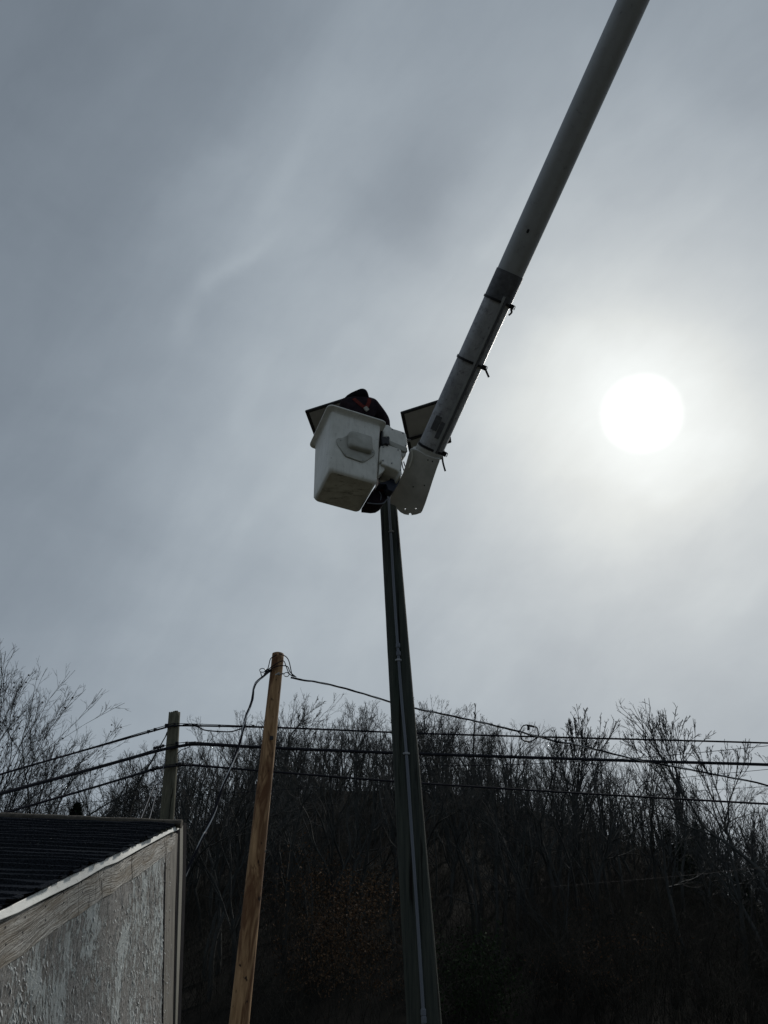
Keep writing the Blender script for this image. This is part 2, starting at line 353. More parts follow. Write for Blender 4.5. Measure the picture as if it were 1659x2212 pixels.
def tubes_np(pts, rad, sides):
    """pts (N,K,3), rad (N,K) -> verts, quads, as arrays"""
    N, K, _ = pts.shape
    if N == 0: return np.zeros((0, 3)), np.zeros((0, 4), int)
    t = np.zeros_like(pts); t[:, 1:-1] = pts[:, 2:] - pts[:, :-2]; t[:, 0] = pts[:, 1] - pts[:, 0]; t[:, -1] = pts[:, -1] - pts[:, -2]
    t /= np.linalg.norm(t, axis=2, keepdims=True) + 1e-9
    ref = np.where(np.abs(t[:, :1, 2:3]) > .9, np.array([[[1., 0, 0]]]), np.array([[[0., 0, 1]]]))
    a = np.cross(t, np.broadcast_to(ref, t.shape)); a /= np.linalg.norm(a, axis=2, keepdims=True) + 1e-9
    b = np.cross(t, a); th = np.arange(sides) * 2 * math.pi / sides
    v = pts[:, :, None, :] + rad[:, :, None, None] * (a[:, :, None, :] * np.cos(th)[None, None, :, None] + b[:, :, None, :] * np.sin(th)[None, None, :, None])
    idx = np.arange(N * K * sides).reshape(N, K, sides)
    q = np.stack([idx[:, :-1], np.roll(idx[:, :-1], -1, 2), np.roll(idx[:, 1:], -1, 2), idx[:, 1:]], -1).reshape(-1, 4)
    return v.reshape(-1, 3), q
def mesh_np(name, chunks):
    vs = []; qs = []; k = 0
    for v, q in chunks: vs.append(v); qs.append(q + k); k += len(v)
    v = np.concatenate(vs).astype(np.float32); q = np.concatenate(qs).astype(np.int32)
    me = bpy.data.meshes.new(name); me.vertices.add(len(v)); me.vertices.foreach_set('co', v.ravel())
    me.loops.add(q.size); me.loops.foreach_set('vertex_index', q.ravel())
    me.polygons.add(len(q)); me.polygons.foreach_set('loop_start', np.arange(0, q.size, 4, dtype=np.int32))
    me.update(calc_edges=True); return me

# ------------------------------------------------------------------ ground and hill
SKY = [(-500, 1790), (-200, 1800), (0, 1800), (120, 1795), (230, 1765), (300, 1730), (345, 1708), (400, 1672), (500, 1648), (560, 1630), (640, 1612), (700, 1600), (800, 1595), (900, 1590),
       (1000, 1600), (1060, 1615), (1150, 1645), (1250, 1668), (1330, 1690), (1400, 1705), (1450, 1730), (1500, 1772), (1550, 1815), (1600, 1850), (1659, 1885), (1800, 1900), (2200, 1900)]
RC = 85.0; TREE_H = 5.6
def azel(u, v): d = ray(u, v); return math.atan2(d.x, d.y), d.z / math.hypot(d.x, d.y)
_a, _h = zip(*[(azel(u, v)[0], max(0.5, 1.6 + RC * azel(u, v)[1] - TREE_H)) for u, v in SKY])
_a = np.array(_a); _h = np.array(_h)
def ground_z(x, y):
    x = np.asarray(x, float); y = np.asarray(y, float)
    r = np.hypot(x, y); az = np.arctan2(x, y); H = np.interp(az, _a, _h)
    H = np.where(np.abs(az) > 1.2, 2.0, H)
    t = np.clip((r - 26) / (RC - 26), 0, 1); f = t * t * (3 - 2 * t) * .35 + t * .65
    back = np.clip((r - RC) / 120, 0, 1)
    return H * f * (1 - .8 * back) + (np.sin(x * .31) * np.cos(y * .27) + .5 * np.sin(x * .9 + y * .7)) * .35 * np.clip(t * 3, 0, 1)
def terrain(name, r0, r1, na, nr, m, dz=0):
    th = np.linspace(0, 2 * math.pi, na, endpoint=False); rr = np.linspace(0, 1, nr) ** 1.6 * (r1 - r0) + r0
    TH, RR = np.meshgrid(th, rr); X = RR * np.sin(TH); Y = RR * np.cos(TH); Zz = ground_z(X, Y) + dz
    v = np.stack([X, Y, Zz], -1).reshape(-1, 3); idx = np.arange(nr * na).reshape(nr, na)
    q = np.stack([idx[:-1], np.roll(idx[:-1], -1, 1), np.roll(idx[1:], -1, 1), idx[1:]], -1).reshape(-1, 4)
    me = mesh_np(name, [(v, q)]); o = link(name, me, m, None, None)
    for p_ in me.polygons: p_.use_smooth = True
    return tag(o, kind='structure')
terrain('ground', 0.01, 27, 96, 12, M['ground'])
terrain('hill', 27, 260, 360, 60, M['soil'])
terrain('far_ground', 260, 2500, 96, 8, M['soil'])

# ------------------------------------------------------------------ trees
rng = random.Random(7)
def gen_tree(seed, height=11, r0=.14, lean=(0, 0), first=.35, n1=9, n2=5, n3=4, n4=2, ang=38, up=.25, spread=.42, wob=.12, rmin=.010, vase=0):
    """bare tree -> {'trunk': polylines, 'crown': {K: (pts, rads)}}"""
    g = random.Random(seed); T = []; L1 = []; L2 = []
    def line(p, d, ln, r, rend, K, upb):
        pts = [p.copy()]; dd = d.copy(); st = ln / (K - 1)
        for i in range(K - 1):
            dd = (dd + Vector((g.gauss(0, wob), g.gauss(0, wob), g.gauss(0, wob) + upb * st / max(ln, .1)))).normalized()
            p = p + dd * st; pts.append(p.copy())
        return pts, [r + (rend - r) * (i / (K - 1)) for i in range(K)]
    def side(t, a):
        o = t.orthogonal().normalized(); o = Matrix.Rotation(g.uniform(0, 6.283), 3, t) @ o
        return (t * math.cos(a) + o * math.sin(a)).normalized()
    trunks = []
    if vase:
        b, br = line(Vector((0, 0, 0)), Vector((lean[0], lean[1], 1)).normalized(), height * first, r0, r0 * .8, 8, .1); T.append((b, br))
        for k in range(vase):
            th = 6.283 * k / vase + g.uniform(-.4, .4); a = R_(g.uniform(.35, 1) * ang)
            d = Vector((math.cos(th) * math.sin(a) + lean[0], math.sin(th) * math.sin(a) + lean[1], math.cos(a)))
            trunks.append(line(b[-1 - g.randint(0, 1)], d.normalized(), height * (1 - first) * g.uniform(.8, 1.05), r0 * g.uniform(.45, .65), rmin, 8, up))
        L1 += trunks
    else:
        tr = line(Vector((0, 0, 0)), Vector((lean[0], lean[1], 1)).normalized(), height, r0, rmin, 12, .3); T.append(tr); trunks = [tr]
    def along(poly, f):
        pts, rs = poly; x = f * (len(pts) - 1); i = min(int(x), len(pts) - 2); t = x - i
        return pts[i].lerp(pts[i + 1], t), (pts[i + 1] - pts[i]).normalized(), rs[i] + (rs[i + 1] - rs[i]) * t
    for tr in trunks:
        nn = n1 if not vase else max(3, n1 // 2)
        for i in range(nn):
            f = (first if not vase else .15) + (1 - (first if not vase else .15)) * (i + g.random()) / nn; f = min(f, .98)
            p, t, r = along(tr, f); ln = height * spread * (1.05 - f * .8) * g.uniform(.6, 1.1) * (.7 if vase else 1)
            b1 = line(p, side(t, R_(g.gauss(ang, 9))), ln, max(r * .6, rmin * 1.3), rmin, 8, up * 2); L1.append(b1)
            for j in range(n2):
                f2 = g.uniform(.2, .98); p2, t2, r2 = along(b1, f2)
                b2 = line(p2, side(t2, R_(g.gauss(40, 10))), ln * g.uniform(.3, .55) * (1.1 - .5 * f2), max(r2 * .65, rmin), rmin * .8, 4, up); L2.append(b2)
                for k in range(n3):
                    f3 = g.uniform(.15, .98); p3, t3, r3 = along(b2, f3)
                    b3 = line(p3, side(t3, R_(g.gauss(38, 10))), ln * g.uniform(.13, .26), max(r3 * .7, rmin * .8), rmin * .6, 4, up); L2.append(b3)
                    for l in range(n4):
                        p4, t4, r4 = along(b3, g.uniform(.3, .98)); L2.append(line(p4, side(t4, R_(38)), ln * g.uniform(.06, .13), rmin * .7, rmin * .5, 4, up * .5))
    return T, L1, L2
def fork_tree(seed, height=11, r0=.14, lean=(0, 0), first=.3, limbs=3, depth=6, ang=20, open_=30, ratio=.78, shoots=2, up=.15, wob=.07, rmin=.010, taper=.70, shoot_len=.55):
    """bare tree that divides again and again into rising forks, with short shoots along each"""
    g = random.Random(seed); T = []; L1 = []; L2 = []
    def line(p, d, ln, r, rend, K, upb):
        pts = [p.copy()]; dd = d.copy(); st = ln / (K - 1)
        for i in range(K - 1):
            dd = (dd + Vector((g.gauss(0, wob), g.gauss(0, wob), g.gauss(0, wob) + upb / (K - 1)))).normalized(); p = p + dd * st; pts.append(p.copy())
        return pts, [r + (rend - r) * (i / (K - 1)) for i in range(K)], dd
    def side(t, a):
        o = t.orthogonal().normalized(); o = Matrix.Rotation(g.uniform(0, 6.283), 3, t) @ o
        return (t * math.cos(a) + o * math.sin(a)).normalized()
    b = line(Vector((0, 0, 0)), Vector((lean[0], lean[1], 1)).normalized(), height * first, r0, r0 * .75, 8, .1); T.append(b[:2])
    tot = sum(ratio ** k for k in range(depth)); l0 = height * (1 - first) / tot * 1.06
    todo = []
    for k in range(limbs):
        th = 6.283 * k / limbs + g.uniform(-.5, .5); a = R_(g.uniform(.3, 1) * open_); bs = b[0][-1 - (g.randint(0, 2) if limbs > 3 else 0)]
        dd = Vector((math.cos(th) * math.sin(a) + lean[0], math.sin(th) * math.sin(a) + lean[1], math.cos(a))).normalized()
        todo.append((bs, dd, l0 * g.uniform(.85, 1.15), r0 * (.72 if limbs < 4 else .55), 0))
    while todo:
        p, d, ln, r, lv = todo.pop(); K = 8 if lv < 2 else 4; re_ = max(r * taper, rmin); c = line(p, d, ln, max(r, rmin), re_, K, up); (L1 if K == 8 else L2).append(c[:2])
        for q in range(shoots + (1 if lv < 3 else 0)):
            f = g.uniform(.2, .95); x = f * (K - 1); i = min(int(x), K - 2); pp = c[0][i].lerp(c[0][i + 1], x - i); t = (c[0][i + 1] - c[0][i]).normalized()
            s1 = line(pp, side(t, R_(g.uniform(28, 52))), ln * g.uniform(.3, 1) * shoot_len, max(re_ * .45, rmin * .8), rmin * .5, 4, up * 1.5); L2.append(s1[:2])
            for w_ in range(2):
                k2 = g.randint(1, 2); L2.append(line(s1[0][k2], side((s1[0][k2 + 1] - s1[0][k2]).normalized(), R_(g.uniform(25, 45))), ln * shoot_len * g.uniform(.2, .5), rmin * .7, rmin * .45, 4, up)[:2])
        if lv + 1 < depth:
            n = 2 if g.random() < .85 else 3
            for q in range(n):
                k_ = g.uniform(.75, 1.15) if q else 1.05; todo.append((c[0][-1], side(c[2], R_(ang * g.uniform(.5, 1.25))), ln * ratio * k_, re_ * (.92 if q == 0 else .75), lv + 1))
    return T, L1, L2
def arr(polys): return np.array([[tuple(p) for p in a[0]] for a in polys]), np.array([a[1] for a in polys])
def tree_meshes(g, far=True):
    T, L1, L2 = g
    tm = mesh_np('trunk', [tubes_np(*arr(T), 5 if far else 8)])
    ch = []
    if L1: ch.append(tubes_np(*arr(L1), 3 if far else 5))
    if L2: ch.append(tubes_np(*arr(L2), 3))
    cm = mesh_np('crown', ch); return tm, cm
def put_tree(meshes, loc, rz, sc, label, cat='tree', group=None, name='bare_tree', mat=None, tilt=(0, 0)):
    root = thing(name, loc, label, cat, group); root.rotation_euler = (tilt[0], tilt[1], rz); root.scale = (sc, sc, sc)
    for nm, me in zip(('trunk', 'crown'), meshes):
        if not me.materials: me.materials.append(mat or M['bark'])
        o = bpy.data.objects.new(nm, me); COL.objects.link(o); o.parent = root
    return root
variants = [fork_tree(100 + i, height=10 + (i % 3), limbs=[2, 3, 3, 4, 3, 2, 4, 3][i], first=[.35, .45, .3, .25, .5, .4, .35, .3][i], depth=5, ang=[20, 24, 17, 22, 26, 19, 24, 21][i], open_=[26, 34, 24, 36, 40, 28, 38, 30][i], shoots=2, r0=.13, rmin=.011, wob=[.10, .08, .12, .09, .10, .12, .07, .10][i]) for i in range(8)]
vmesh = [tree_meshes(v) for v in variants]
lod = [gen_tree(200 + i, height=10, n1=8, n2=4, n3=2, n4=0, rmin=.013, wob=.13) for i in range(4)]
lodm = []
for T, L1, L2 in lod: lodm.append((np.concatenate([x for x in [tubes_np(*arr(T), 4)[0]]]), tubes_np(*arr(T), 4)[1], *tubes_np(*arr(L1), 3), *tubes_np(*arr(L2), 3)))

def pol(az, r): x = r * math.sin(az); y = r * math.cos(az); return Vector((x, y, float(ground_z(x, y)) - .1))
AZ0, AZ1 = -.33, .47
# ridge-line trees, one by one
g = random.Random(3); cnt = 0
for i in range(105):
    az = AZ0 + (AZ1 - AZ0) * (i + g.random()) / 105; r = RC + g.uniform(-9, 9)
    put_tree(vmesh[g.randrange(8)], pol(az, r), g.uniform(0, 6.28), (g.choice([.5, .58, .66, .72, .8, .9]) if az < .13 else g.choice([.36, .42, .5, .55])) * g.uniform(.92, 1.08), 'bare grey tree in the row along the top of the dark hill', group='bare trees along the hilltop')
for i in range(130):
    az = AZ0 + .02 + (AZ1 - AZ0) * g.random(); r = 30 + 48 * g.random() ** .8
    put_tree(vmesh[g.randrange(8)], pol(az, r), g.uniform(0, 6.28), g.uniform(.5, .85), 'bare tree standing among brush on the dark hillside below the hilltop', group='bare trees on the hillside', name='hillside_tree')
# the rest of the wood as one mass
ch = []
for i in range(420):
    az = AZ0 - .1 + (AZ1 - AZ0 + .2) * g.random(); r = 34 + 60 * g.random(); p = pol(az, r); sc = g.uniform(.5, .9); a = g.uniform(0, 6.28)
    lv = lodm[g.randrange(4)]; ca, sa = math.cos(a) * sc, math.sin(a) * sc; Rm = np.array([[ca, sa, 0], [-sa, ca, 0], [0, 0, sc]])
    for k in (0, 2, 4): ch.append((lv[k] @ Rm + np.array(p), lv[k + 1]))
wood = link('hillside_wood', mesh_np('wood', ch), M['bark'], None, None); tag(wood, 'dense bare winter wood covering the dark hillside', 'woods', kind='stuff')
# brush: thousands of stems
nr = np.random.default_rng(5)
def brush(N, r0, r1, h0, h1, az0, az1, seedr, rad=.010, twigs=5):
    az = nr.uniform(az0, az1, N); r = r0 + (r1 - r0) * nr.random(N); x = r * np.sin(az); y = r * np.cos(az); z = ground_z(x, y) - .1
    h = nr.uniform(h0, h1, N); d = np.stack([nr.normal(0, .35, N), nr.normal(0, .35, N), np.ones(N)], -1); d /= np.linalg.norm(d, axis=1, keepdims=True)
    pts = np.zeros((N, 4, 3)); pts[:, 0] = np.stack([x, y, z], -1); dd = d
    for k in range(1, 4):
        dd = dd + nr.normal(0, .16, (N, 3)); dd /= np.linalg.norm(dd, axis=1, keepdims=True); pts[:, k] = pts[:, k - 1] + dd * (h / 3)[:, None]
    rd = np.linspace(1, .3, 4)[None, :] * (rad * nr.uniform(.7, 1.6, N))[:, None]
    out = [tubes_np(pts, rd, 3)]
    for _ in range(twigs):
        f = nr.uniform(.6, 2.9, N); i0 = f.astype(int); t = (f - i0)[:, None]; a = np.arange(N)
        p0 = pts[a, i0] * (1 - t) + pts[a, i0 + 1] * t; dv = nr.normal(0, 1, (N, 3)); dv[:, 2] = np.abs(dv[:, 2]) * .8 + .4; dv /= np.linalg.norm(dv, axis=1, keepdims=True)
        ln = h * nr.uniform(.12, .38, N); q = np.stack([p0, p0 + dv * (ln * .5)[:, None], p0 + (dv + nr.normal(0, .25, (N, 3))) * ln[:, None]], 1)
        out.append(tubes_np(q, np.array([[.7, .5, .3]]) * np.full((N, 1), rad), 3))
    return out
bc = brush(5200, 27, 60, 1.2, 4.0, AZ0 - .12, AZ1 + .12, 1, .009, 6) + brush(5200, 58, 93, 2, 4.6, AZ0 - .05, AZ1 + .1, 2, .013, 5)
bc += brush(2600, 29, 52, 1.5, 4.0, .16, AZ1 + .12, 3, .010, 6)
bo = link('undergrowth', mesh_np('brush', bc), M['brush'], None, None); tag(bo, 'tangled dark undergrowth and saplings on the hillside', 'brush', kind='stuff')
def leaf_cloud(centres, per, size, spread):
    vs = []
    for c in centres:
        n = per; p = np.array(c)[None] + nr.normal(0, 1, (n, 3)) * np.array(spread)[None]; a = nr.normal(0, 1, (n, 3)); a /= np.linalg.norm(a, axis=1, keepdims=True)
        b = np.cross(a, nr.normal(0, 1, (n, 3))); b /= np.linalg.norm(b, axis=1, keepdims=True); s = nr.uniform(.6, 1.3, (n, 1)) * size
        vs.append(np.stack([p - a * s, p - b * s * .55, p + a * s, p + b * s * .55], 1).reshape(-1, 3))
    v = np.concatenate(vs); return v, np.arange(len(v)).reshape(-1, 4)
def px_cloud(n, u0, u1, v0, v1, r0, r1):
    out = []
    for _ in range(n):
        u = g.gauss((u0 + u1) / 2, (u1 - u0) / 4); v = g.gauss((v0 + v1) / 2, (v1 - v0) / 4); out.append(PY(u, v, g.uniform(r0, r1)))
    return out
lc = leaf_cloud(px_cloud(150, 610, 880, 1850, 2230, 30, 44), 90, .055, (.75, .75, .28))
lc2 = leaf_cloud(px_cloud(70, 1200, 1370, 1960, 2220, 30, 44), 80, .055, (.7, .7, .25))
lo = link('clinging_leaves', mesh_np('leaves', [lc, lc2]), M['leaf_brown'], None, None); tag(lo, 'dead brown leaves clinging to low branches on the lower hillside', 'leaves', kind='stuff')
# a small green thicket by the foot of the dark pole
gl = leaf_cloud(px_cloud(55, 960, 1090, 2020, 2230, 29, 33), 80, .06, (.45, .45, .4))
go = link('green_thicket', mesh_np('thicket', [gl]), M['leaf_green'], None, None); tag(go, 'low green thicket behind the foot of the dark pole', 'thicket', kind='stuff')

# conifers
def conifer(seed, h, rad):
    g2 = random.Random(seed); T = [([Vector((0, 0, h * i / 7)) for i in range(8)], [.10 * (1 - i / 8) + .01 for i in range(8)])]
    quads = []; n = int(h * 75)
    for i in range(n):
        f = (i + g2.random()) / n; z = h * (.08 + .92 * f); R0 = rad * (1 - f) ** .85 * g2.uniform(.55, 1.1) + .06; th = g2.uniform(0, 6.28)
        d = Vector((math.cos(th), math.sin(th), -.12))
        for k in range(7):
            q = d * (R0 * (k + 1) / 7); c = Vector((0, 0, z)) + q + Vector((g2.gauss(0, .06), g2.gauss(0, .06), g2.gauss(0, .05)))
            a = Vector((g2.gauss(0, 1), g2.gauss(0, 1), g2.gauss(0, .5))).normalized() * .22; b = a.cross(Vector((g2.random(), g2.random(), 1))).normalized() * .09
            quads.append([tuple(c - a), tuple(c - b), tuple(c + a), tuple(c + b)])
    v = np.array(quads).reshape(-1, 3)
    return mesh_np('trunk', [tubes_np(*arr(T), 5)]), mesh_np('crown', [(v, np.arange(len(v)).reshape(-1, 4))])
conm = [conifer(1, 7, 1.7), conifer(2, 9, 2.9)]
def put_conifer(k, loc, sc, label, group=None):
    root = thing('evergreen_tree', loc, label, 'evergreen', group); root.rotation_euler[2] = g.uniform(0, 6.28); root.scale = (sc,) * 3
    for nm, me, mt in (('trunk', conm[k][0], M['bark']), ('crown', conm[k][1], M['needle'])):
        if not me.materials: me.materials.append(mt)
        o = bpy.data.objects.new(nm, me); COL.objects.link(o); o.parent = root
pc = PY(167, 1737, 42); put_conifer(0, (pc.x, pc.y, pc.z - 4.9), .7, 'small dark evergreen poking above the left part of the shingled roof')
for i in range(10):
    u = g.uniform(1470, 1640); v = g.uniform(1870, 2180) + max(0, (u - 1450)) * .6; Y = g.uniform(36, 52) if u < 1470 else g.uniform(42, 66); p_ = PY(u, v, Y); gz = float(ground_z(p_.x, p_.y))
    put_conifer(g.randrange(2), (p_.x, p_.y, gz - .2), g.uniform(.35, .6), 'dark evergreen among bare trees on the right flank of the hill', 'evergreens on the right flank')

# singled-out trees against the sky
def special(seed, u, vtop, Y, height, label, lean=(0, 0), name='bare_tree', balls=False, far=True, mat=None, rz=0, **kw):
    p_ = PY(u, vtop, Y); m_ = tree_meshes((fork_tree if 'limbs' in kw else gen_tree)(seed, height=height, lean=lean, **kw), far)
    vs = m_[1].vertices; co = np.empty(len(vs) * 3); vs.foreach_get('co', co); co = co.reshape(-1, 3); zt_ = np.percentile(co[:, 2], 99.7)
    hi = co[co[:, 2] > .55 * zt_]; cx_ = hi[:, 0].mean(); k_ = height / zt_
    root = put_tree(m_, (p_.x - cx_ * k_, p_.y, p_.z - height), rz, k_, label, name=name, mat=mat)
    return root
special(11, 1232, 1535, 74, 13, 'tall fan-shaped bare tree on the hilltop, midway between the dark pole and the right edge', limbs=6, first=.36, depth=5, ang=15, open_=28, ratio=.80, shoots=2, r0=.25, rmin=.030, taper=.66, shoot_len=.5)
special(12, 1425, 1528, 72, 14, 'widest fan-shaped bare tree rising over the right shoulder of the hill', limbs=7, first=.34, depth=5, ang=16, open_=36, ratio=.80, shoots=2, r0=.27, rmin=.031, taper=.66, shoot_len=.5)
special(13, 1530, 1600, 74, 11, 'fan-shaped bare tree leaning right beyond the widest hilltop fan tree', limbs=5, first=.34, depth=5, ang=16, open_=36, ratio=.80, shoots=2, r0=.19, rmin=.026, taper=.66, shoot_len=.5, lean=(.05, 0))
special(14, 643, 1516, 78, 11, 'round-crowned fine bare tree just right of the tan pole', limbs=4, first=.62, depth=6, ang=22, open_=44, shoots=2, r0=.14, rmin=.012, ratio=.8)
special(15, 548, 1545, 78, 10.5, 'pale twiggy tree seen between the sloping drop wire and the tan pole', limbs=4, first=.42, depth=6, ang=22, open_=40, shoots=2, r0=.14, rmin=.012, ratio=.8)
special(16, 770, 1520, 80, 10.5, 'rounded bare tree on the hilltop left of the dark pole', limbs=4, first=.5, depth=6, ang=24, open_=46, shoots=2, r0=.14, rmin=.012, ratio=.8)
special(17, 912, 1500, 76, 11.5, 'tall bare tree crowding the right side of the dark pole at the hilltop', limbs=3, first=.5, depth=6, ang=20, open_=34, shoots=2, r0=.14, rmin=.012, ratio=.8)
special(18, 968, 1518, 80, 10.5, 'broad twiggy tree on the hilltop left of the dead snag', limbs=4, first=.45, depth=6, ang=24, open_=48, shoots=2, r0=.14, rmin=.012, ratio=.8)
special(19, 1022, 1524, 74, 11, 'dead snag with few short limbs sticking up over the hilltop', n1=5, n2=1, n3=0, n4=0, first=.7, ang=30, up=.2, r0=.17, rmin=.03, spread=.12, name='dead_tree', wob=.03)
special(20, 352, 1598, 40, 8, 'dead tree with stubby bare limbs just left of the grey pole', n1=8, n2=2, n3=1, n4=0, first=.45, ang=34, up=.3, r0=.13, rmin=.022, spread=.22, name='dead_tree', wob=.16)
special(21, 405, 1618, 46, 8, 'dead tree with broken upright stubs just right of the grey pole', n1=6, n2=2, n3=1, n4=0, first=.5, ang=30, up=.4, r0=.13, rmin=.024, spread=.25, name='dead_tree', wob=.16)
# large tree at the left edge: many long rising limbs
KW = dict(limbs=8, first=.16, depth=6, ang=15, open_=30, ratio=.84, shoots=3, r0=.26, rmin=.0085, taper=.66, shoot_len=.55, up=.10, wob=.05)
big = special(31, -75, 1425, 30, 12.5, 'largest bare tree at the left edge with seed balls hanging from its twigs', far=False, lean=(.02, 0), **KW)
special(32, 88, 1500, 33, 10.0, 'bare tree with rising limbs next to the seed-ball tree, behind the roof', limbs=5, first=.14, depth=6, ang=15, open_=26, ratio=.84, shoots=3, r0=.17, rmin=.0095, taper=.66, lean=(.06, 0), far=False, wob=.05)
special(33, 208, 1568, 36, 8.5, 'smaller bare tree halfway between the left edge and the grey pole', limbs=3, first=.3, depth=5, ang=20, open_=20, ratio=.82, shoots=3, r0=.10, rmin=.009, lean=(.12, 0), far=False)
special(34, 262, 1630, 38, 7.2, 'lowest leaning bare sapling left of the grey pole above the roof', limbs=3, first=.3, depth=5, ang=22, open_=26, ratio=.82, shoots=3, r0=.08, rmin=.009, lean=(.16, 0), far=False)
# seed balls: parts of the large tree, hung from twig tips
bm = bmesh.new(); bmesh.ops.create_icosphere(bm, subdivisions=1, radius=.045); ball = bpy.data.meshes.new('seed_ball'); bm.to_mesh(ball); bm.free(); ball.materials.append(M['black'])
_, _, tw = fork_tree(31, height=12.5, lean=(.02, 0), **KW)
tips = [t_[0][-1] for t_ in tw]; g.shuffle(tips); k = 0
for tp in tips:
    wp = Vector(big.location) + tp * big.scale[0]; d = wp - CO; zc = d.dot(CD); u = 829.5 + FPX * d.x / zc; v = 1106 - FPX * d.dot(CU) / zc
    if -5 < u < 300 and 1410 < v < 1740:
        o = bpy.data.objects.new('seed_ball', ball); COL.objects.link(o); o.parent = big; o.location = tp - Vector((0, 0, .05)); k += 1
        if k >= 60: break
# distant trees beyond the right shoulder
for i in range(40):
    az = g.uniform(.35, .52); r = g.uniform(92, 125); p_ = pol(az, r); put_tree(vmesh[g.randrange(8)], (p_.x, p_.y, p_.z), g.uniform(0, 6.28), g.uniform(.75, 1.15), 'distant bare tree showing against the sky beyond the right shoulder of the hill', group='far trees beyond the right shoulder', name='far_tree')
for i in range(14):
    az = g.uniform(-.46, -.30); r = g.uniform(62, 80); put_tree(vmesh[g.randrange(8)], pol(az, r), g.uniform(0, 6.28), g.uniform(.6, .9), 'distant bare tree low above the roof left of the grey pole', group='far trees above the roof', name='far_tree')

# ------------------------------------------------------------------ poles
def pole(name, top, bot, dt, db, mat, label, jag=0, seed=1):
    """round timber; top/bot world points on its axis, continued down to the ground"""
    g3 = random.Random(seed); ax = bot - top; k = (top.z - (-.3)) / (top.z - bot.z); foot = top + ax * k; df = dt + (db - dt) * k
    root = thing(name, (foot.x, foot.y, 0), label, 'pole'); n = 40; rings = []; up = -ax.normalized(); a = up.orthogonal().normalized(); b = up.cross(a); K = 60
    q1, q2 = g3.uniform(0, 6), g3.uniform(0, 6); lob = [.012 * math.sin(2 * 6.2832 * j / n + q1) + .006 * math.sin(3 * 6.2832 * j / n + q2) for j in range(n)]
    for i in range(K + 1):
        t = i / K; c = foot.lerp(top, t); r = (df + (dt - df) * t) / 2
        rings.append([c + (a * math.cos(6.2832 * j / n) + b * math.sin(6.2832 * j / n)) * r * (1 + lob[j] + g3.gauss(0, .0025)) + (up * g3.uniform(-jag, jag) if i == K else Vector()) for j in range(n)])
    r = dt / 2 * .8; rings.append([top + up * (.012 + g3.uniform(-jag, jag) * .7) + (a * math.cos(6.2832 * j / n) + b * math.sin(6.2832 * j / n)) * r for j in range(n)])
    m_ = MB().loft(rings); o = m_.build('shaft', mat, root, sharp=60); return root
mt = PY(832, 940, 8.0); mb_ = PY(916.5, 2212, 8.0)
# same line as the photograph's visible shaft
mtop = PY(837, 1060, 8.0); lin = (mb_ - mtop); mt = mtop - lin * ((7.55 - mtop.z) / (-lin.z)) * 1.0
dt_at = lambda px_, z_: px_ * z_ / FPX
zt, zb = 9.6, 6.66; d1 = dt_at(36, zt); d2 = dt_at(77, zb)
kk = (mt.z - mtop.z) / (mtop.z - mb_.z)
darkp = pole('utility_pole', mt, mb_, d1 - (d2 - d1) * kk, d2, M['darkpole'], 'large dark pole in the middle under the bucket, grey conduit up its face', seed=2)
def onpole_front(u, v, extra=.0):
    """point on the face of the dark pole that we see at photo point (u, v)"""
    c = PY(u, v, 8.0); t = (c.z - mb_.z) / (mtop.z - mb_.z); r = (d2 + (d1 - d2) * t) / 2; ax = mb_.lerp(mtop, t)
    off = max(-.9, min(.9, (c.x - ax.x) / r)); return Vector((ax.x + off * (r + extra), ax.y - math.sqrt(1 - off * off) * (r + extra), c.z))
cp = [(837, 1045), (840, 1100), (845, 1180), (852, 1300), (860, 1420), (868, 1530), (877, 1635), (888, 1800), (900, 1980), (913, 2190)]
cps = [onpole_front(u, v, .016) for u, v in cp]
MB().tube(spline(cps, 6), .0155, 10).build('conduit', M['conduit'], darkp)
low = [cps[-1], cps[-1].lerp(Vector((cps[-1].x + .02, cps[-1].y, .4)), 1)]
MB().tube(low, .019, 10).build('conduit', M['conduit'], darkp)
for u, v in [(845, 1160), (877, 1636), (860.5, 1436)]:
    c = onpole_front(u, v, .014); MB().box(c, Vector((.034, 0, 0)), Vector((0, .010, 0)), Vector((0, 0, .009))).box(c + Vector((0, -.012, 0)), Vector((.020, 0, 0)), Vector((0, .012, 0)), Vector((0, 0, .012))).build('clamp', M['galv'], darkp, .003)
for u, v in [(859.5, 1405), (860.5, 1422), (913, 2186), (914, 2202)]:
    c = onpole_front(u, v, .016); MB().tube([c + Vector((0, 0, -.028)), c + Vector((0, 0, -.02)), c + Vector((0, 0, .02)), c + Vector((0, 0, .028))], [.018, .024, .024, .018], 12).build('coupling', M['conduit'], darkp)

WT = PY(601, 1413, 13); WB = PY(516.5, 2212, 13)
tanp = pole('utility_pole', WT, WB, .211, .285, M['newpole'], 'fresh tan pole with dark resin stains standing left of the dark pole', seed=4)
FT = PY(377, 1541, 15.1); FB = PY(361, 1765, 15.1)
greyp = pole('utility_pole', FT, FB, .225, .262, M['greypole'], 'short weathered grey pole with a broken top behind the shed corner', jag=.035, seed=6)
# plate on the tan pole, bolt and tag
MB().box(PY(582.5 + 4, 1594, 12.87), Vector((.03, 0, 0)), Vector((0, .004, 0)), Vector((0, 0, .035))).build('dark_plate', M['black'], tanp, .003)
MB().tube([PY(592, 1460, 12.99), PY(612, 1455, 12.82)], .012, 8).build('bolt', M['galv'], tanp)
MB().tube([PY(595, 1458, 12.82), PY(604, 1453, 12.82)], .013, 8).build('connector', M['panel_back'], tanp)
MB().tube([PY(572, 1840, 12.98), PY(576.5, 1836, 12.98)], .010, 6).build('bolt', M['galv'], tanp)

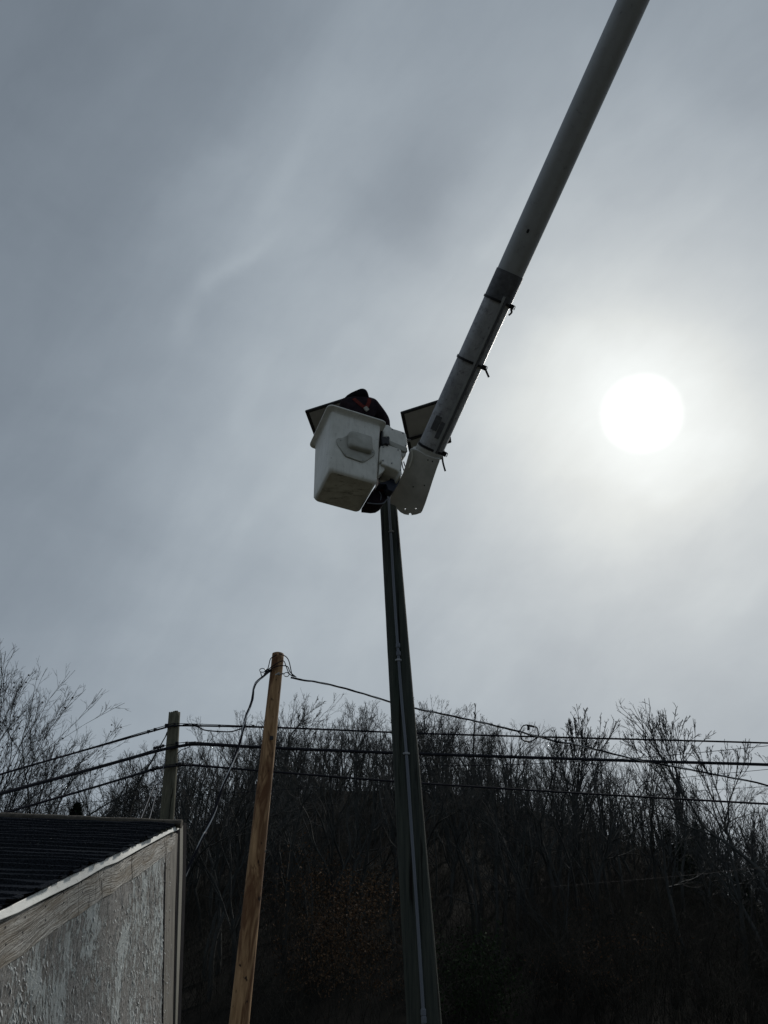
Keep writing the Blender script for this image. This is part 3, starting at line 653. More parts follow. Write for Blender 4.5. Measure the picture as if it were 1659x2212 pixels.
# ------------------------------------------------------------------ cables
def cable(name, pts, Ys, r, label, n=6, mat=None, group=None, cat='cable', sides=7, extra=()):
    P3 = [PY(u, v, y) for (u, v), y in zip(pts, Ys)]; root = thing(name, P3[len(P3) // 2], label, cat, group)
    MB().tube(spline(P3, n), r, sides).build('jacket', mat or M['cable'], root)
    return root
def lerpY(pts, ctl):
    us = [c[0] for c in ctl]; ys = [c[1] for c in ctl]; return [float(np.interp(u, us, ys)) for u, v in pts]
Yc = [(-400, 10.5), (0, 12.6), (376, 14.97), (700, 15.1), (1659, 15.4), (2100, 15.6)]
A = [(-400, 1790), (-150, 1722), (0, 1673), (185, 1620), (362, 1570.5), (378, 1568.5), (400, 1567.5), (533, 1570), (686, 1575), (898, 1584), (1176, 1592), (1659, 1605), (2100, 1622)]
B = [(-400, 1840), (-150, 1762), (0, 1715), (185, 1665), (300, 1633), (357, 1618), (372, 1615.5), (395, 1611), (431, 1608), (556, 1614), (686, 1620), (906, 1628.5), (1377, 1644), (1659, 1652), (2100, 1668)]
Cc = [(-400, 1882), (-150, 1806), (0, 1759), (185, 1706), (320, 1666), (349, 1659), (366, 1656), (400, 1653.5), (464, 1657), (686, 1675), (911, 1692), (1276, 1715), (1659, 1737), (2100, 1762)]
def clamps(root, pts, s=.024):
    for u, v in pts:
        c = PY(u, v, float(np.interp(u, [x[0] for x in Yc], [x[1] for x in Yc])) - .02)
        MB().box(c, Vector((s, 0, 0)), Vector((0, s, 0)), Vector((0, 0, s * .9))).tube([c + Vector((0, 0, -.05)), c + Vector((0, 0, .03))], .007, 6).build('clamp', M['black'], root, .006)
def messenger(root, pts, off, r=.007):
    P3 = [PY(u, v + off(u), float(np.interp(u, [x[0] for x in Yc], [x[1] for x in Yc]))) for u, v in pts]
    MB().tube(spline(P3, 6), r, 6).build('support_strand', M['cable'], root)
cA = cable('overhead_cable', A, lerpY(A, Yc), .017, 'topmost of the three black cables strung across the grey pole')
messenger(cA, A, lambda u: -3.2 * math.exp(-((u - 376) / 130) ** 2) - 1.2)
MB().tube(spline([PY(u, v, 14.95) for u, v in [(395, 1566), (412, 1564), (421, 1566.5), (430, 1571), (442, 1577), (470, 1580), (498, 1580.5), (515, 1576), (530, 1571.5)]], 6), .012, 6).build('slack_loop', M['cable'], cA)
clamps(cA, [(321, 1580), (335, 1575.5), (424, 1567), (474, 1568), (529, 1569), (547, 1568.5)])
cB = cable('overhead_cable', B, lerpY(B, Yc), .030, 'thickest black cable, the middle one of three across the grey pole')
messenger(cB, B, lambda u: -5 * math.exp(-((u - 376) / 55) ** 2) - 2.5)
clamps(cB, [(334, 1616), (340, 1614.5), (346, 1613), (352, 1611), (403, 1605), (410, 1606), (415, 1605), (421, 1604.5), (428, 1605)])
MB().tube(spline([PY(u, v, 14.9) for u, v in [(382, 1630), (392, 1620), (403, 1616), (411, 1612)]], 6), .008, 6).build('slack_loop', M['cable'], cB)
cC = cable('overhead_cable', Cc, lerpY(Cc, Yc), .020, 'lowest of the three black cables across the grey pole')
messenger(cC, Cc, lambda u: -3 * math.exp(-((u - 376) / 70) ** 2) - 1.2)
clamps(cC, [(331, 1660), (339, 1657.5), (389, 1650), (396, 1650), (412, 1651.5)])
# brackets that carry them on the grey pole
for v in (1567, 1606, 1652):
    c = PY(382 if v > 1570 else 360, v, 14.93); MB().tube([c + Vector((0, -.02, 0)), c + Vector((0, .12, 0))], .022, 8).box(c, Vector((.035, 0, 0)), Vector((0, .02, 0)), Vector((0, 0, .03))).build('bracket', M['black'], greyp, .005)

def twisted(name, pts, Ys, label, r=.0085, mats=('cable', 'cable', 'alu'), twist=26):
    P3 = spline([PY(u, v, y) for (u, v), y in zip(pts, Ys)], 26); root = thing(name, P3[0], label, 'wire'); ln = 0; lens = [0]
    for i in range(1, len(P3)): ln += (P3[i] - P3[i - 1]).length; lens.append(ln)
    for k, mk in enumerate(mats):
        out = []
        for i, p_ in enumerate(P3):
            t = (P3[min(i + 1, len(P3) - 1)] - P3[max(i - 1, 0)]).normalized(); a = t.cross(Vector((0, 1, 0))).normalized(); b = t.cross(a)
            ph = lens[i] * twist / 4 + k * 2.094; out.append(p_ + (a * math.cos(ph) + b * math.sin(ph)) * r * 1.1)
        MB().tube(out, r * (.8 if mk == 'alu' else 1), 5).build('strand', M[mk], root)
    return root
drop = [(588, 1447), (576, 1455), (563, 1466), (553, 1475), (548.5, 1486), (546, 1502), (544, 1516), (533, 1544), (526, 1573), (515, 1614), (505, 1640), (496, 1663), (478, 1707), (464, 1751), (445, 1795), (438, 1809), (402, 1886), (372, 1950)]
tw1 = twisted('service_drop', drop, np.linspace(12.95, 11.0, len(drop)), 'twisted drop wire sloping from the tan pole down to the shed', r=.011)
sp1 = [(628, 1464), (660, 1470), (686, 1473.5), (740, 1486), (800, 1503), (838, 1515), (896, 1530), (1024, 1557), (1090, 1573), (1122, 1580), (1145, 1587), (1171, 1593), (1200, 1602), (1236, 1607), (1290, 1620), (1377, 1641), (1450, 1655), (1528, 1670), (1600, 1684), (1659, 1697), (2000, 1785)]
tw2 = twisted('service_wire', sp1, np.linspace(12.95, 14.6, len(sp1)), 'twisted wire running right from the tan pole with a spliced loop in it', r=.009)
for pl_ in ([(1118, 1579), (1124, 1577), (1129, 1569), (1137, 1566), (1146, 1567), (1153, 1569), (1161, 1574), (1163, 1588), (1167, 1592), (1176, 1596)], [(1118, 1580), (1124, 1586), (1126, 1595), (1132, 1600), (1140, 1602), (1147, 1602), (1157, 1596), (1161, 1592)]):
    MB().tube(spline([PY(u, v, 13.7) for u, v in pl_], 6), .010, 6).build('splice_loop', M['cable'], tw2)
MB().tube([PY(1138, 1567, 13.7), PY(1142, 1567.3, 13.7), PY(1155, 1570.5, 13.7)], [.017, .019, .015], 8).build('splice_sleeve', M['black'], tw2)
MB().tube([PY(1132, 1600.5, 13.7), PY(1146, 1602.5, 13.7)], .015, 8).build('splice_sleeve', M['black'], tw2)
MB().box(PY(1141.5, 1572, 13.7), Vector((.022, 0, 0)), Vector((0, .006, 0)), Vector((.006, 0, .045))).build('wire_tag', M['black'], tw2, .002)
# jumpers and grips round the tan pole's head
jump = [[(563, 1452), (566, 1462), (571, 1458), (579, 1443), (584, 1424), (590, 1419), (598, 1414)], [(603, 1412), (617, 1418), (624, 1428), (628, 1445), (631, 1458), (636, 1462)],
        [(572, 1452), (586, 1441), (600, 1432), (608, 1428), (614, 1429), (619, 1442), (624, 1454), (632, 1461)], [(570, 1456), (584, 1446), (600, 1439), (614, 1438), (622, 1441), (627, 1452), (640, 1463)]]
for j in jump:
    MB().tube(spline([PY(u, v, 12.84 + (.04 if abs(u - 600) > 12 else 0)) for u, v in j], 6), .0085, 6).build('jumper', M['cable'], tw1)
def ringpts(cu, cv, ru, rv, Y, n=16, a=0): return [PY(cu + ru * math.cos(t * 6.283 / n + a), cv + rv * math.sin(t * 6.283 / n + a), Y) for t in range(n + 1)]
for nm, own, c in (('wire_grip', tw1, (567, 1448, 6, 4.2)), ('wire_grip', tw2, (619, 1457, 5.5, 4.5))):
    MB().tube(ringpts(*c, 12.9), .0085, 6).build(nm, M['galv'], own)
MB().tube([PY(573, 1448, 12.9), PY(578, 1446, 12.9), PY(586, 1450, 12.95)], [.012, .018, .01], 8).build('wire_grip', M['galv'], tw1)
# thin wires far off
def thin(pts, Y0, Y1, label, r=.008):
    P3 = [PY(u, v, y) for (u, v), y in zip(pts, np.linspace(Y0, Y1, len(pts)))]; o = MB().tube(spline(P3, 6), r, 5).build('thin_wire', M['cable'], None)
    tag(o, label, 'wire')
thin([(850, 1655), (1100, 1652), (1390, 1636), (1659, 1611), (1800, 1596)], 25, 22, 'thin wire crossing behind the hilltop fan trees, topmost of the faint ones at right', .009)
thin([(1380, 1690), (1480, 1679), (1659, 1662), (1800, 1648)], 25, 22, 'thin wire leaving the right edge between the middle and lowest cables', .008)
thin([(1380, 1722), (1500, 1709), (1659, 1699), (1800, 1689)], 25, 22, 'thin wire just above the lowest cable at the right edge', .007)
thin([(900, 1942), (944, 1937), (1200, 1915), (1450, 1894), (1629, 1876), (1800, 1855)], 26, 24, 'faint thin wire across the dark hillside low at right', .0042)
thin([(-100, 1747), (45, 1742), (180, 1733), (317, 1723), (450, 1716), (700, 1700)], 20, 22, 'thin wire just above the roof passing behind the grey pole', .0065)
for (u0, v0, u1, v1), lb in (((350, 1655, 296, 1790), 'left one of two thin guy wires from the grey pole to behind the roof'), ((358, 1640, 317, 1790), 'right one of two thin guy wires from the grey pole to behind the roof')):
    a_ = PY(u0, v0, 15.0); b_ = PY(u1, v1, 13.4); b_ = a_.lerp(b_, 1.0); o = MB().tube([a_, b_, a_ + (b_ - a_) * (a_.z / (a_.z - b_.z))], .007, 5).build('guy_wire', M['conduit'], None); tag(o, lb, 'guy wire', 'guy wires of the grey pole')

# ------------------------------------------------------------------ aerial lift: boom, bucket, covers
BX = Vector((.9238, .3758, -.0622)); BY = Vector((-.381, .912, -.151)).normalized(); BZ = Vector((0, .164, .987)).normalized(); BO = Vector((-.590, 6.736, 7.170))
BX = (BX - BZ * BX.dot(BZ)).normalized(); BY = BZ.cross(BX)
def BL(x, y, z): return BO + BX * x + BY * y + BZ * z
lift = thing('aerial_lift', BL(.3, .3, -.9), 'white bucket lift on a long grey boom reaching down from the upper right', 'aerial lift')
def rr(x0, y0, x1, y1, r, z, n=6):
    out = []
    for cx_, cy_, a0 in ((x1 - r, y1 - r, 0), (x0 + r, y1 - r, 90), (x0 + r, y0 + r, 180), (x1 - r, y0 + r, 270)):
        for k in range(n + 1): a = R_(a0 + 90 * k / n); out.append(BL(cx_ + r * math.cos(a), cy_ + r * math.sin(a), z))
    return out
H_ = .91; W_ = .60
def ins(z): return .026 * (-z / H_)
body = []
for z in (0, -.15, -.4, -.7, -.86): i = ins(z); body.append(rr(i, i, W_ - i, W_ - i, .034, z))
i = ins(-.9); body += [rr(i + .004, i + .004, W_ - i - .004, W_ - i - .004, .05, -.885), rr(i + .014, i + .014, W_ - i - .014, W_ - i - .014, .05, -.902), rr(i + .03, i + .03, W_ - i - .03, W_ - i - .03, .05, -.91)]
bucket = MB().loft(body, False).build('bucket', M['white'], lift, sharp=60)
MB().loft([rr(i + .03, i + .03, W_ - i - .03, W_ - i - .03, .05, -.910), rr(i + .03, i + .03, W_ - i - .03, W_ - i - .03, .05, -.9102 + .012)], True).build('bucket_floor', M['scuff'], bucket, sharp=60)
MB().loft([rr(.012, .012, W_ - .012, W_ - .012, .04, .0), rr(.03, .03, W_ - .03, W_ - .03, .04, -.87), rr(.2, .2, .4, .4, .04, -.875)], False).build('bucket_liner', M['inner'], bucket, sharp=60)
lip = [rr(.0, .0, W_, W_, .05, -.035), rr(-.012, -.012, W_ + .012, W_ + .012, .055, -.012), rr(-.045, -.045, W_ + .045, W_ + .045, .08, -.004), rr(-.058, -.058, W_ + .058, W_ + .058, .065, .006),
       rr(-.058, -.058, W_ + .058, W_ + .058, .065, .020), rr(-.050, -.050, W_ + .050, W_ + .050, .06, .028), rr(.02, .02, W_ - .02, W_ - .02, .045, .028), rr(.022, .022, W_ - .022, W_ - .022, .045, -.02)]
MB().loft(lip, False).build('bucket_rim', M['white'], bucket, sharp=50)
# moulded step on the face
q0 = BL(.3, .012, -.4); nF = -BY
link('step_plate', plate(Z1((415, 590), (428, 579), (470, 577), (520, 552), (560, 560), (740, 620), (755, 680), (772, 700), (776, 722), (765, 742), (690, 792), (668, 800), (640, 797), (510, 750), (492, 735), (425, 640), (415, 615)), q0 + nF * .010, nF, .024), M['plug'], bucket)
st = []
for k, (dpt, sh) in enumerate([(0, 1.0), (.028, .98), (.046, .94), (.056, .84)]):
    c = Vector((.345, 0, -.415)); hw, hh = .142 * sh, .125 * sh; out = []
    for cx_, cz_, a0 in ((c.x + hw - .03, c.z + hh - .03, 0), (c.x - hw + .05, c.z + hh - .05, 90), (c.x - hw + .05, c.z - hh + .05, 180), (c.x + hw - .03, c.z - hh + .03, 270)):
        rr_ = .03 if a0 in (0, 270) else .05
        for a in range(0, 91, 18): out.append(BL(cx_ + rr_ * math.cos(R_(a0 + a)), -.0 - dpt - .002, cz_ + rr_ * math.sin(R_(a0 + a))))
    st.append(out)
MB().loft(st).build('step_pocket', M['plug'], bucket, sharp=45)

# covers round the tilting gear
qc = BL(.7, .03, -.2)
MB_ = lambda: MB()
link('upper_cover', plate(Z1((848, 450), (900, 452), (940, 487), (1000, 505), (1045, 520), (1066, 538), (1074, 570), (1079, 640), (1077, 700), (1066, 735), (1040, 765), (1028, 740), (1018, 690), (912, 640), (908, 595), (880, 562), (848, 570)), qc + BY * .06, nF, .24, bev=.022, seg=4), M['white'], lift, 40)
link('cover_underside_band', plate(Z1((905, 598), (1076, 672), (1079, 700), (1050, 706), (912, 642)), qc + BY * .035, nF, .05, bev=.006, seg=2), M['plug'], lift, 40)  # step under the cover, coloured darker to stand in for its shaded underside
link('lower_cover', plate(Z1((832, 646), (862, 637), (905, 642), (1000, 676), (1018, 688), (1027, 715), (1028, 800), (1022, 930), (1008, 928), (1000, 895), (980, 880), (840, 818), (838, 795), (820, 798), (814, 785), (822, 670)), qc + BY * .0, nF, .26, bev=.020, seg=4), M['white'], lift, 40)
link('side_lug', plate(Z1((812, 805), (868, 832), (866, 878), (850, 895), (808, 930)), qc + BY * .04, nF, .10, bev=.012, seg=3), M['white'], lift, 40)
link('control_knob', plate(Z1((842, 566), (868, 563), (880, 572), (890, 560), (908, 562), (914, 580), (908, 600), (910, 628), (900, 642), (875, 630), (850, 640), (840, 625)), qc - BY * .03, nF, .07, bev=.010, seg=3), M['black'], lift, 40)
link('hanger_post', plate(Z1((834, 452), (846, 450), (846, 640), (822, 660), (812, 930), (806, 930), (815, 800), (832, 600)), qc + BY * .05, nF, .08, bev=.004), M['black'], lift, 40)
slots = [Z1((930, 898), (944, 902), (934, 960), (920, 955)), Z1((952, 905), (966, 909), (954, 966), (941, 962))]
link('pivot_bracket', plate(Z1((862, 858), (900, 860), (975, 885), (1005, 925), (1012, 950), (998, 1000), (960, 1060), (940, 1078), (900, 1062), (880, 1010), (806, 1010), (808, 940), (850, 912)), qc + BY * .14, nF, .10, [slots[0], slots[1]], bev=.006), M['navy'], lift, 40)
link('slot_backing', plate(Z1((905, 880), (985, 900), (965, 985), (900, 975)), qc + BY * .27, nF, .02, bev=.003), M['patch'], lift, 40)
MB().box(P(887, 993, 8.95), CX * .03, CU * .012, CD * .012).build('link_bar', M['navy'], lift, .003)
for a_, b_ in (((868, 997), (873, 1018)), ((872, 997), (878, 1012)), ((866, 1000), (867, 1026))):
    MB().tube(spline([P(*a_, 8.9), P((a_[0] + b_[0]) / 2 - 1, (a_[1] + b_[1]) / 2, 8.9), P(*b_, 8.9)], 4), .006, 6).build('hydraulic_hose', M['cable'], lift)
for pl_, r_ in (([(815, 1040), (826, 1052), (842, 1058), (848, 1050)], .012), ([(820, 1026), (830, 1040), (846, 1046)], .010), ([(812, 1058), (828, 1066), (840, 1062)], .011)):
    MB().tube(spline([P(u, v, 8.72) for u, v in pl_], 5), r_, 6).build('red_strap', M['red'], lift)
# tool bag hanging beneath
bagq = BL(.72, .30, -.8)
bag = link('tool_bag', plate(Z1((790, 1010), (860, 1000), (905, 1075), (892, 1130), (870, 1165), (835, 1186), (790, 1190), (700, 1180), (700, 1150), (745, 1075)), bagq, nF, .20, bev=.03, seg=4), M['jacket'], None, 40)
tag(bag, 'dark rounded tool bag hanging under the bucket arm beside the dark pole top', 'tool bag')
MB().tube(spline([onplane(*q, bagq + nF * .005, nF) for q in Z1((702, 1186), (760, 1193), (830, 1194), (862, 1180), (885, 1152))], 6), .007, 6).build('bag_piping', M['conduit'], bag)
MB().tube(spline([onplane(*q, bagq + nF * .01, nF) for q in Z1((780, 1050), (850, 1070), (905, 1076))], 6), .011, 6).build('bag_band', M['red'], bag)
MB().tube(spline([onplane(*q, bagq + nF * .01, nF) for q in Z1((812, 1080), (830, 1110), (826, 1160))], 6), .006, 6).build('bag_cord', M['conduit'], bag)

for x_, y_ in ((862, 470), (935, 500), (1035, 535), (1060, 650), (850, 665), (990, 690), (1012, 880), (850, 790), (930, 815)):
    c = onplane(*Z1((x_, y_))[0], qc + BY * (.058 if y_ < 655 and x_ > 855 else -.002), nF); MB().tube([c + BY * .004, c - BY * .006], .009, 8).build('cover_bolt', M['galv'], lift)
for x_, y_ in ((455, 600), (500, 728), (660, 785), (755, 715)):
    c = onplane(*Z1((x_, y_))[0], q0 + nF * .012, nF); MB().tube([c + BY * .003, c - BY * .004], .006, 8).build('step_bolt', M['galv'], bucket)
# boom
a0 = P(932, 965.6, 8.83); a1 = P(1362, 13.6, 7.44); bd = (a1 - a0).normalized(); toc = (CO - (a0 + a1) / 2).normalized()
e2 = bd.cross(toc).normalized(); e2 = e2 if e2.dot(CX) > 0 else -e2; e3 = e2.cross(bd); e3 = e3 if e3.dot(toc) > 0 else -e3
Lb = (a1 - a0).length
def sec(t, w_, h_, r, n=6, c0=None):
    c = (c0 or a0) + bd * t; out = []
    for cx_, cy_, s0 in ((w_ / 2 - r, h_ / 2 - r, 0), (-w_ / 2 + r, h_ / 2 - r, 90), (-w_ / 2 + r, -h_ / 2 + r, 180), (w_ / 2 - r, -h_ / 2 + r, 270)):
        for k in range(n + 1): a = R_(s0 + 90 * k / n); out.append(c + e2 * (cx_ + r * math.cos(a)) + e3 * (cy_ + r * math.sin(a)))
    return out
def tpix(u, v):
    """distance along the boom seen at photo point"""
    best = min(range(0, 600), key=lambda k: (lambda c: (829.5 + FPX * c.x / c.dot(CD) - u) ** 2 + (1106 - FPX * c.dot(CU) / c.dot(CD) - v) ** 2)(a0 + bd * (k * .01) - CO)); return best * .01
ts = tpix(1100, 591)
MB().loft([sec(t, .292, .292, .115) for t in (ts - .02, Lb * .5, Lb, Lb + 1.2, Lb + 4.0)]).build('boom', M['boom'], lift, sharp=25)
MB().loft([sec(t, .300, .300, .118) for t in (0.0, ts * .5, ts)]).build('boom_cover', M['wrap'], lift, sharp=25)
MB().loft([sec(t, .306, .306, .12) for t in (ts - .30, ts + .01)]).build('boom_collar', M['patch'], lift, sharp=25)
def onboom(t, x, lift_=0.0): return a0 + bd * t + e2 * x + e3 * (.15 + lift_)
MB().box(onboom(ts * .46 - .05, .052, .004), bd * (ts * .46 - .02), e2 * .014, e3 * .005).build('cover_seam', M['boom'], lift, .002)
MB().box(onboom(ts * .46 - .05, .083, .002), bd * (ts * .44), e2 * .013, e3 * .003).build('cover_gap', M['patch'], lift, .002)
MB().box(onboom(.30, -.06, .002), bd * .085, e2 * .036, e3 * .003).build('tape_patch', M['patch'], lift, .002)
MB().box(onboom(.24, .01, .002), bd * .10, e2 * .026, e3 * .003).build('tape_patch', M['patch'], lift, .002)
MB().loft([sec(t, .325, .325, .10) for t in (-.07, -.02)]).build('boom_ring', M['shroud'], lift, sharp=30)
for (u, v), bk, tail in (((1076, 651), [(1102, 667)], [(1104, 668), (1105, 675), (1099, 681)]), ((1016, 780), [(1046, 789)], [(1046, 792), (1056, 815)]), ((935, 972), [(958, 981)], [(955, 984), (957, 1000), (962, 1018)])):
    t = tpix(u, v); r0 = MB().loft([sec(t - .013, .304, .304, .12), sec(t - .013, .320, .320, .126), sec(t + .013, .320, .320, .126), sec(t + .013, .304, .304, .12)], False).build('strap', M['black'], lift, sharp=30)
    c = onboom(t, .165, -.09); m_ = MB().box(c, bd * .026, e2 * .026, e3 * .020)
    m_.box(c + e2 * .036 - bd * .004, bd * .022, e2 * .004, e3 * .012).box(c + e2 * .028 + bd * .02, bd * .004, e2 * .012, e3 * .012); m_.build('buckle', M['black'], r0, .004)
    zc = (c - CO).dot(CD); pts = spline([P(u_, v_, zc) for u_, v_ in tail], 5); MB().tube(pts, .0125, 4).build('strap_tail', M['black'], r0)
MB().box(onboom(tpix(1135, 500), -.01, -.003), bd * .02, e2 * .012, e3 * .004).build('scuff_mark', M['black'], lift, .003)

# shroud over the end of the boom
qs = a0 + e3 * .17
holes = [[(872.5 + 1.3 * math.cos(k * .785) + 3, 1099.5 + 1.3 * math.sin(k * .785) + .5) for k in range(8)], [(898.7 + 1.2 * math.cos(k * .785), 1099.2 + 1.2 * math.sin(k * .785)) for k in range(8)]]
sh_out = Z1((1100, 690), (1112, 679), (1140, 682), (1170, 690), (1250, 735), (1330, 762), (1382, 772), (1375, 800), (1352, 860), (1310, 985), (1280, 1080), (1240, 1200), (1215, 1262), (1203, 1280), (1160, 1296), (1114, 1303), (1112, 1290), (1104, 1283), (1092, 1284), (1088, 1302), (1045, 1294), (1010, 1275), (980, 1245), (962, 1214), (918, 1196), (912, 1150), (930, 1090), (960, 1050), (1005, 965), (1035, 905), (1060, 830), (1083, 745))
link('boom_shroud', plate(sh_out, qs, e3, .035, holes, bev=.012, seg=3), M['shroud'], lift, 40)
inner = Z1((1110, 700), (1150, 692), (1372, 782), (1290, 1010), (1215, 1210), (1190, 1215), (1010, 1160), (960, 1130), (975, 1060), (1045, 910), (1085, 760))
link('shroud_body', plate(inner, qs - e3 * .034, e3, .28, bev=.02, seg=3), M['shroud'], lift, 40)
MB().tube(spline([onplane(*q, qs + e3 * .004, e3) for q in Z1((1112, 690), (1122, 730), (1115, 790), (1090, 860))], 5), .010, 6).build('shroud_rib', M['white'], lift)
for q in Z1((1130, 1035), (1235, 1022), (1310, 798), (1268, 785)):
    c = onplane(*q, qs, e3); MB().tube([c - e3 * .004, c + e3 * .005], .008, 8).build('rivet', M['black'], lift)

# ------------------------------------------------------------------ solar panels on the pole head
rvec = Vector((1.498, -.33, .085)); RM = Matrix.Rotation(rvec.length, 3, rvec.normalized())
px_, pn_, pz_ = RM @ Vector((1, 0, 0)), RM @ Vector((0, 1, 0)), RM @ Vector((0, 0, 1))
O1 = Vector((.221, 7.915, 8.081)); up_ = pz_.cross(px_); up_ = up_ if up_.z > 0 else -up_
def panel(O, label):
    root = thing('solar_panel', O + px_ * .31 - pz_ * .46, label, 'solar panel', 'solar panels at the pole head')
    def pt(x, z, h): return O + px_ * x - pz_ * z + up_ * h
    W, H = .62, .92; f = MB(); r_ = .028
    for (x0, x1, z0, z1) in ((0, W, 0, .045), (0, W, H - .045, H), (0, .045, .047, H - .047), (W - .045, W, .047, H - .047)):
        f.box(pt((x0 + x1) / 2, (z0 + z1) / 2, .018), px_ * ((x1 - x0) / 2), pz_ * ((z1 - z0) / 2), up_ * .018)
    f.build('frame', M['panel_frame'], root, .008)
    MB().box(pt(W / 2, H / 2, .014), px_ * (W / 2 - .04), pz_ * (H / 2 - .04), up_ * .004).build('back_sheet', M['panel_back'], root)
    MB().box(pt(W / 2, H / 2, .026), px_ * (W / 2 - .04), pz_ * (H / 2 - .04), up_ * .004).build('cell_sheet', M['panel_cell'], root)
    MB().box(pt(W / 2, H * .60, -.012), px_ * .30, pz_ * .02, up_ * .012).build('mount_rail', M['panel_frame'], root, .003)
    return root
panel(O1, 'dark framed panel to the right, partly hidden behind the boom')
dl = PY(659.5, 890, 7.915) - PY(866, 893, 7.915)
O2 = O1 + dl
panel(O2, 'dark framed panel to the left, sticking out behind the bucket')
ca = O1 + px_ * .05 - pz_ * .55 - up_ * .04; cb = O2 + px_ * .55 - pz_ * .55 - up_ * .04
MB().tube([ca, cb], .022, 10).build('panel_crossbar', M['galv'], darkp)

# ------------------------------------------------------------------ person in the bucket
def skin(name, nodes, edges, radii, mat, parent, sub=2, root=0):
    me = bpy.data.meshes.new('s'); me.from_pydata([tuple(n_) for n_ in nodes], edges, []); o = bpy.data.objects.new('tmp', me); COL.objects.link(o)
    md = o.modifiers.new('sk', 'SKIN'); md.use_smooth_shade = True; sv = me.skin_vertices[0].data
    for i_, r_ in enumerate(radii): sv[i_].radius = (r_, r_) if not isinstance(r_, tuple) else r_; sv[i_].use_root = (i_ == root)
    s2 = o.modifiers.new('su', 'SUBSURF'); s2.levels = sub; s2.render_levels = sub
    dg = bpy.context.evaluated_depsgraph_get(); m2 = bpy.data.meshes.new_from_object(o.evaluated_get(dg)); bpy.data.objects.remove(o)
    return link(name, m2, mat, parent, 180)
man = thing('person', BL(.3, .3, -.86), 'person in black hood and red harness straps bending over inside the white bucket', 'person')
pel = BL(.28, .17, .02); chest = P(777, 893, 8.98); neck = P(773, 872, 9.03); head = P(770, 864, 9.06)
shL = P(745, 877, 8.98); shR = P(806, 881, 9.04); elL = P(736, 915, 9.25); haL = P(770, 930, 9.45); elR = P(830, 912, 9.12); haR = P(832, 950, 9.42)
hipL = BL(.18, .2, -.06); hipR = BL(.38, .2, -.06); knL = BL(.17, .24, -.44); knR = BL(.39, .24, -.44); anL = BL(.17, .18, -.80); anR = BL(.39, .18, -.80)
nodes = [pel, chest, neck, head, shL, elL, haL, shR, elR, haR, hipL, knL, anL, anL + BY * .15 - BZ * .03, hipR, knR, anR, anR + BY * .15 - BZ * .03]
edges = [(0, 1), (1, 2), (2, 3), (1, 4), (4, 5), (5, 6), (1, 7), (7, 8), (8, 9), (0, 10), (10, 11), (11, 12), (12, 13), (0, 14), (14, 15), (15, 16), (16, 17)]
rad = [.13, .13, .055, .085, .06, .042, .03, .06, .042, .03, .08, .06, .045, .04, .08, .06, .045, .04]
# hands: palm with five fingers on each side, rooted at the wrists
for wi, wr, d_ in ((6, haL, (haL - elL).normalized()), (9, haR, (haR - elR).normalized())):
    pal = wr + d_ * .07; b0 = len(nodes); nodes.append(pal); rad.append(.026); edges.append((wi, b0)); sd = d_.cross(BZ).normalized()
    for k in range(4):
        k1 = pal + d_ * .03 + sd * (.026 * (k - 1.5)); k2 = k1 + d_ * [.030, .038, .034, .025][k] - BZ * .008; k3 = k2 + d_ * .018 - BZ * .024; i0 = len(nodes)
        nodes += [k1, k2, k3]; rad += [.0095, .009, .008]; edges += [(b0, i0), (i0, i0 + 1), (i0 + 1, i0 + 2)]
    t1 = pal - d_ * .03 + sd * .045; t2 = t1 + d_ * .035 + sd * .008 - BZ * .02; i0 = len(nodes); nodes += [t1, t2]; rad += [.011, .009]; edges += [(b0, i0), (i0, i0 + 1)]
skin('body', nodes, edges, rad, M['skin'], man)
skin('trousers', [pel, hipL, knL, anL, hipR, knR, anR], [(0, 1), (1, 2), (2, 3), (0, 4), (4, 5), (5, 6)], [.155, .105, .08, .065, .105, .08, .065], M['trousers'], man)
mid = pel.lerp(chest, .55)
skin('jacket', [pel, mid, chest, neck, shL, elL, haL - (haL - elL).normalized() * .03, shR, elR, haR - (haR - elR).normalized() * .03],
     [(0, 1), (1, 2), (2, 3), (2, 4), (4, 5), (5, 6), (2, 7), (7, 8), (8, 9)], [.18, .20, .19, .095, .105, .075, .05, .115, .085, .055], M['jacket'], man)
# hood: pointed cloth cap pulled over the head, leaning with it
bm = bmesh.new(); bmesh.ops.create_uvsphere(bm, u_segments=28, v_segments=18, radius=1)
fw = BY
for v_ in bm.verts:
    c = v_.co.copy(); k = 1 + .10 * max(0, c.z) * (1 - abs(c.x)); x, y, z = c.x * .135 * (1 - .10 * max(0, c.z)), c.y * .13, c.z * .10 * k
    if z < 0: x *= 1 + .35 * (-c.z); y *= 1 + .15 * (-c.z)
    x += .012 * math.sin(z * 60 + c.y * 4) * .4 + (.010 * c.z); z += .012 * math.sin(c.x * 3.0) - .02 * max(0, -c.x) * c.z
    x = x * (1.12 if x < 0 else 1.0); v_.co = head + CX * (x + .002) + fw * y + Vector((0, 0, 1)) * (z + .012)
hm = bpy.data.meshes.new('hood'); bm.to_mesh(hm); bm.free(); link('hood', hm, M['hood'], man, 180)
# face under the hood, looking down and away
fc = head + fw * .10 - Vector((0, 0, .03)); fm = MB()
fm.tube([fc, fc + fw * .03 - Vector((0, 0, .02))], [.012, .016], 8); fm.build('nose', M['skin'], man)
for s_ in (-1, 1): MB().tube([fc + CX * (.032 * s_) + Vector((0, 0, .03)), fc + CX * (.032 * s_) + fw * .008 + Vector((0, 0, .03))], .011, 8).build('eye', M['black'], man)
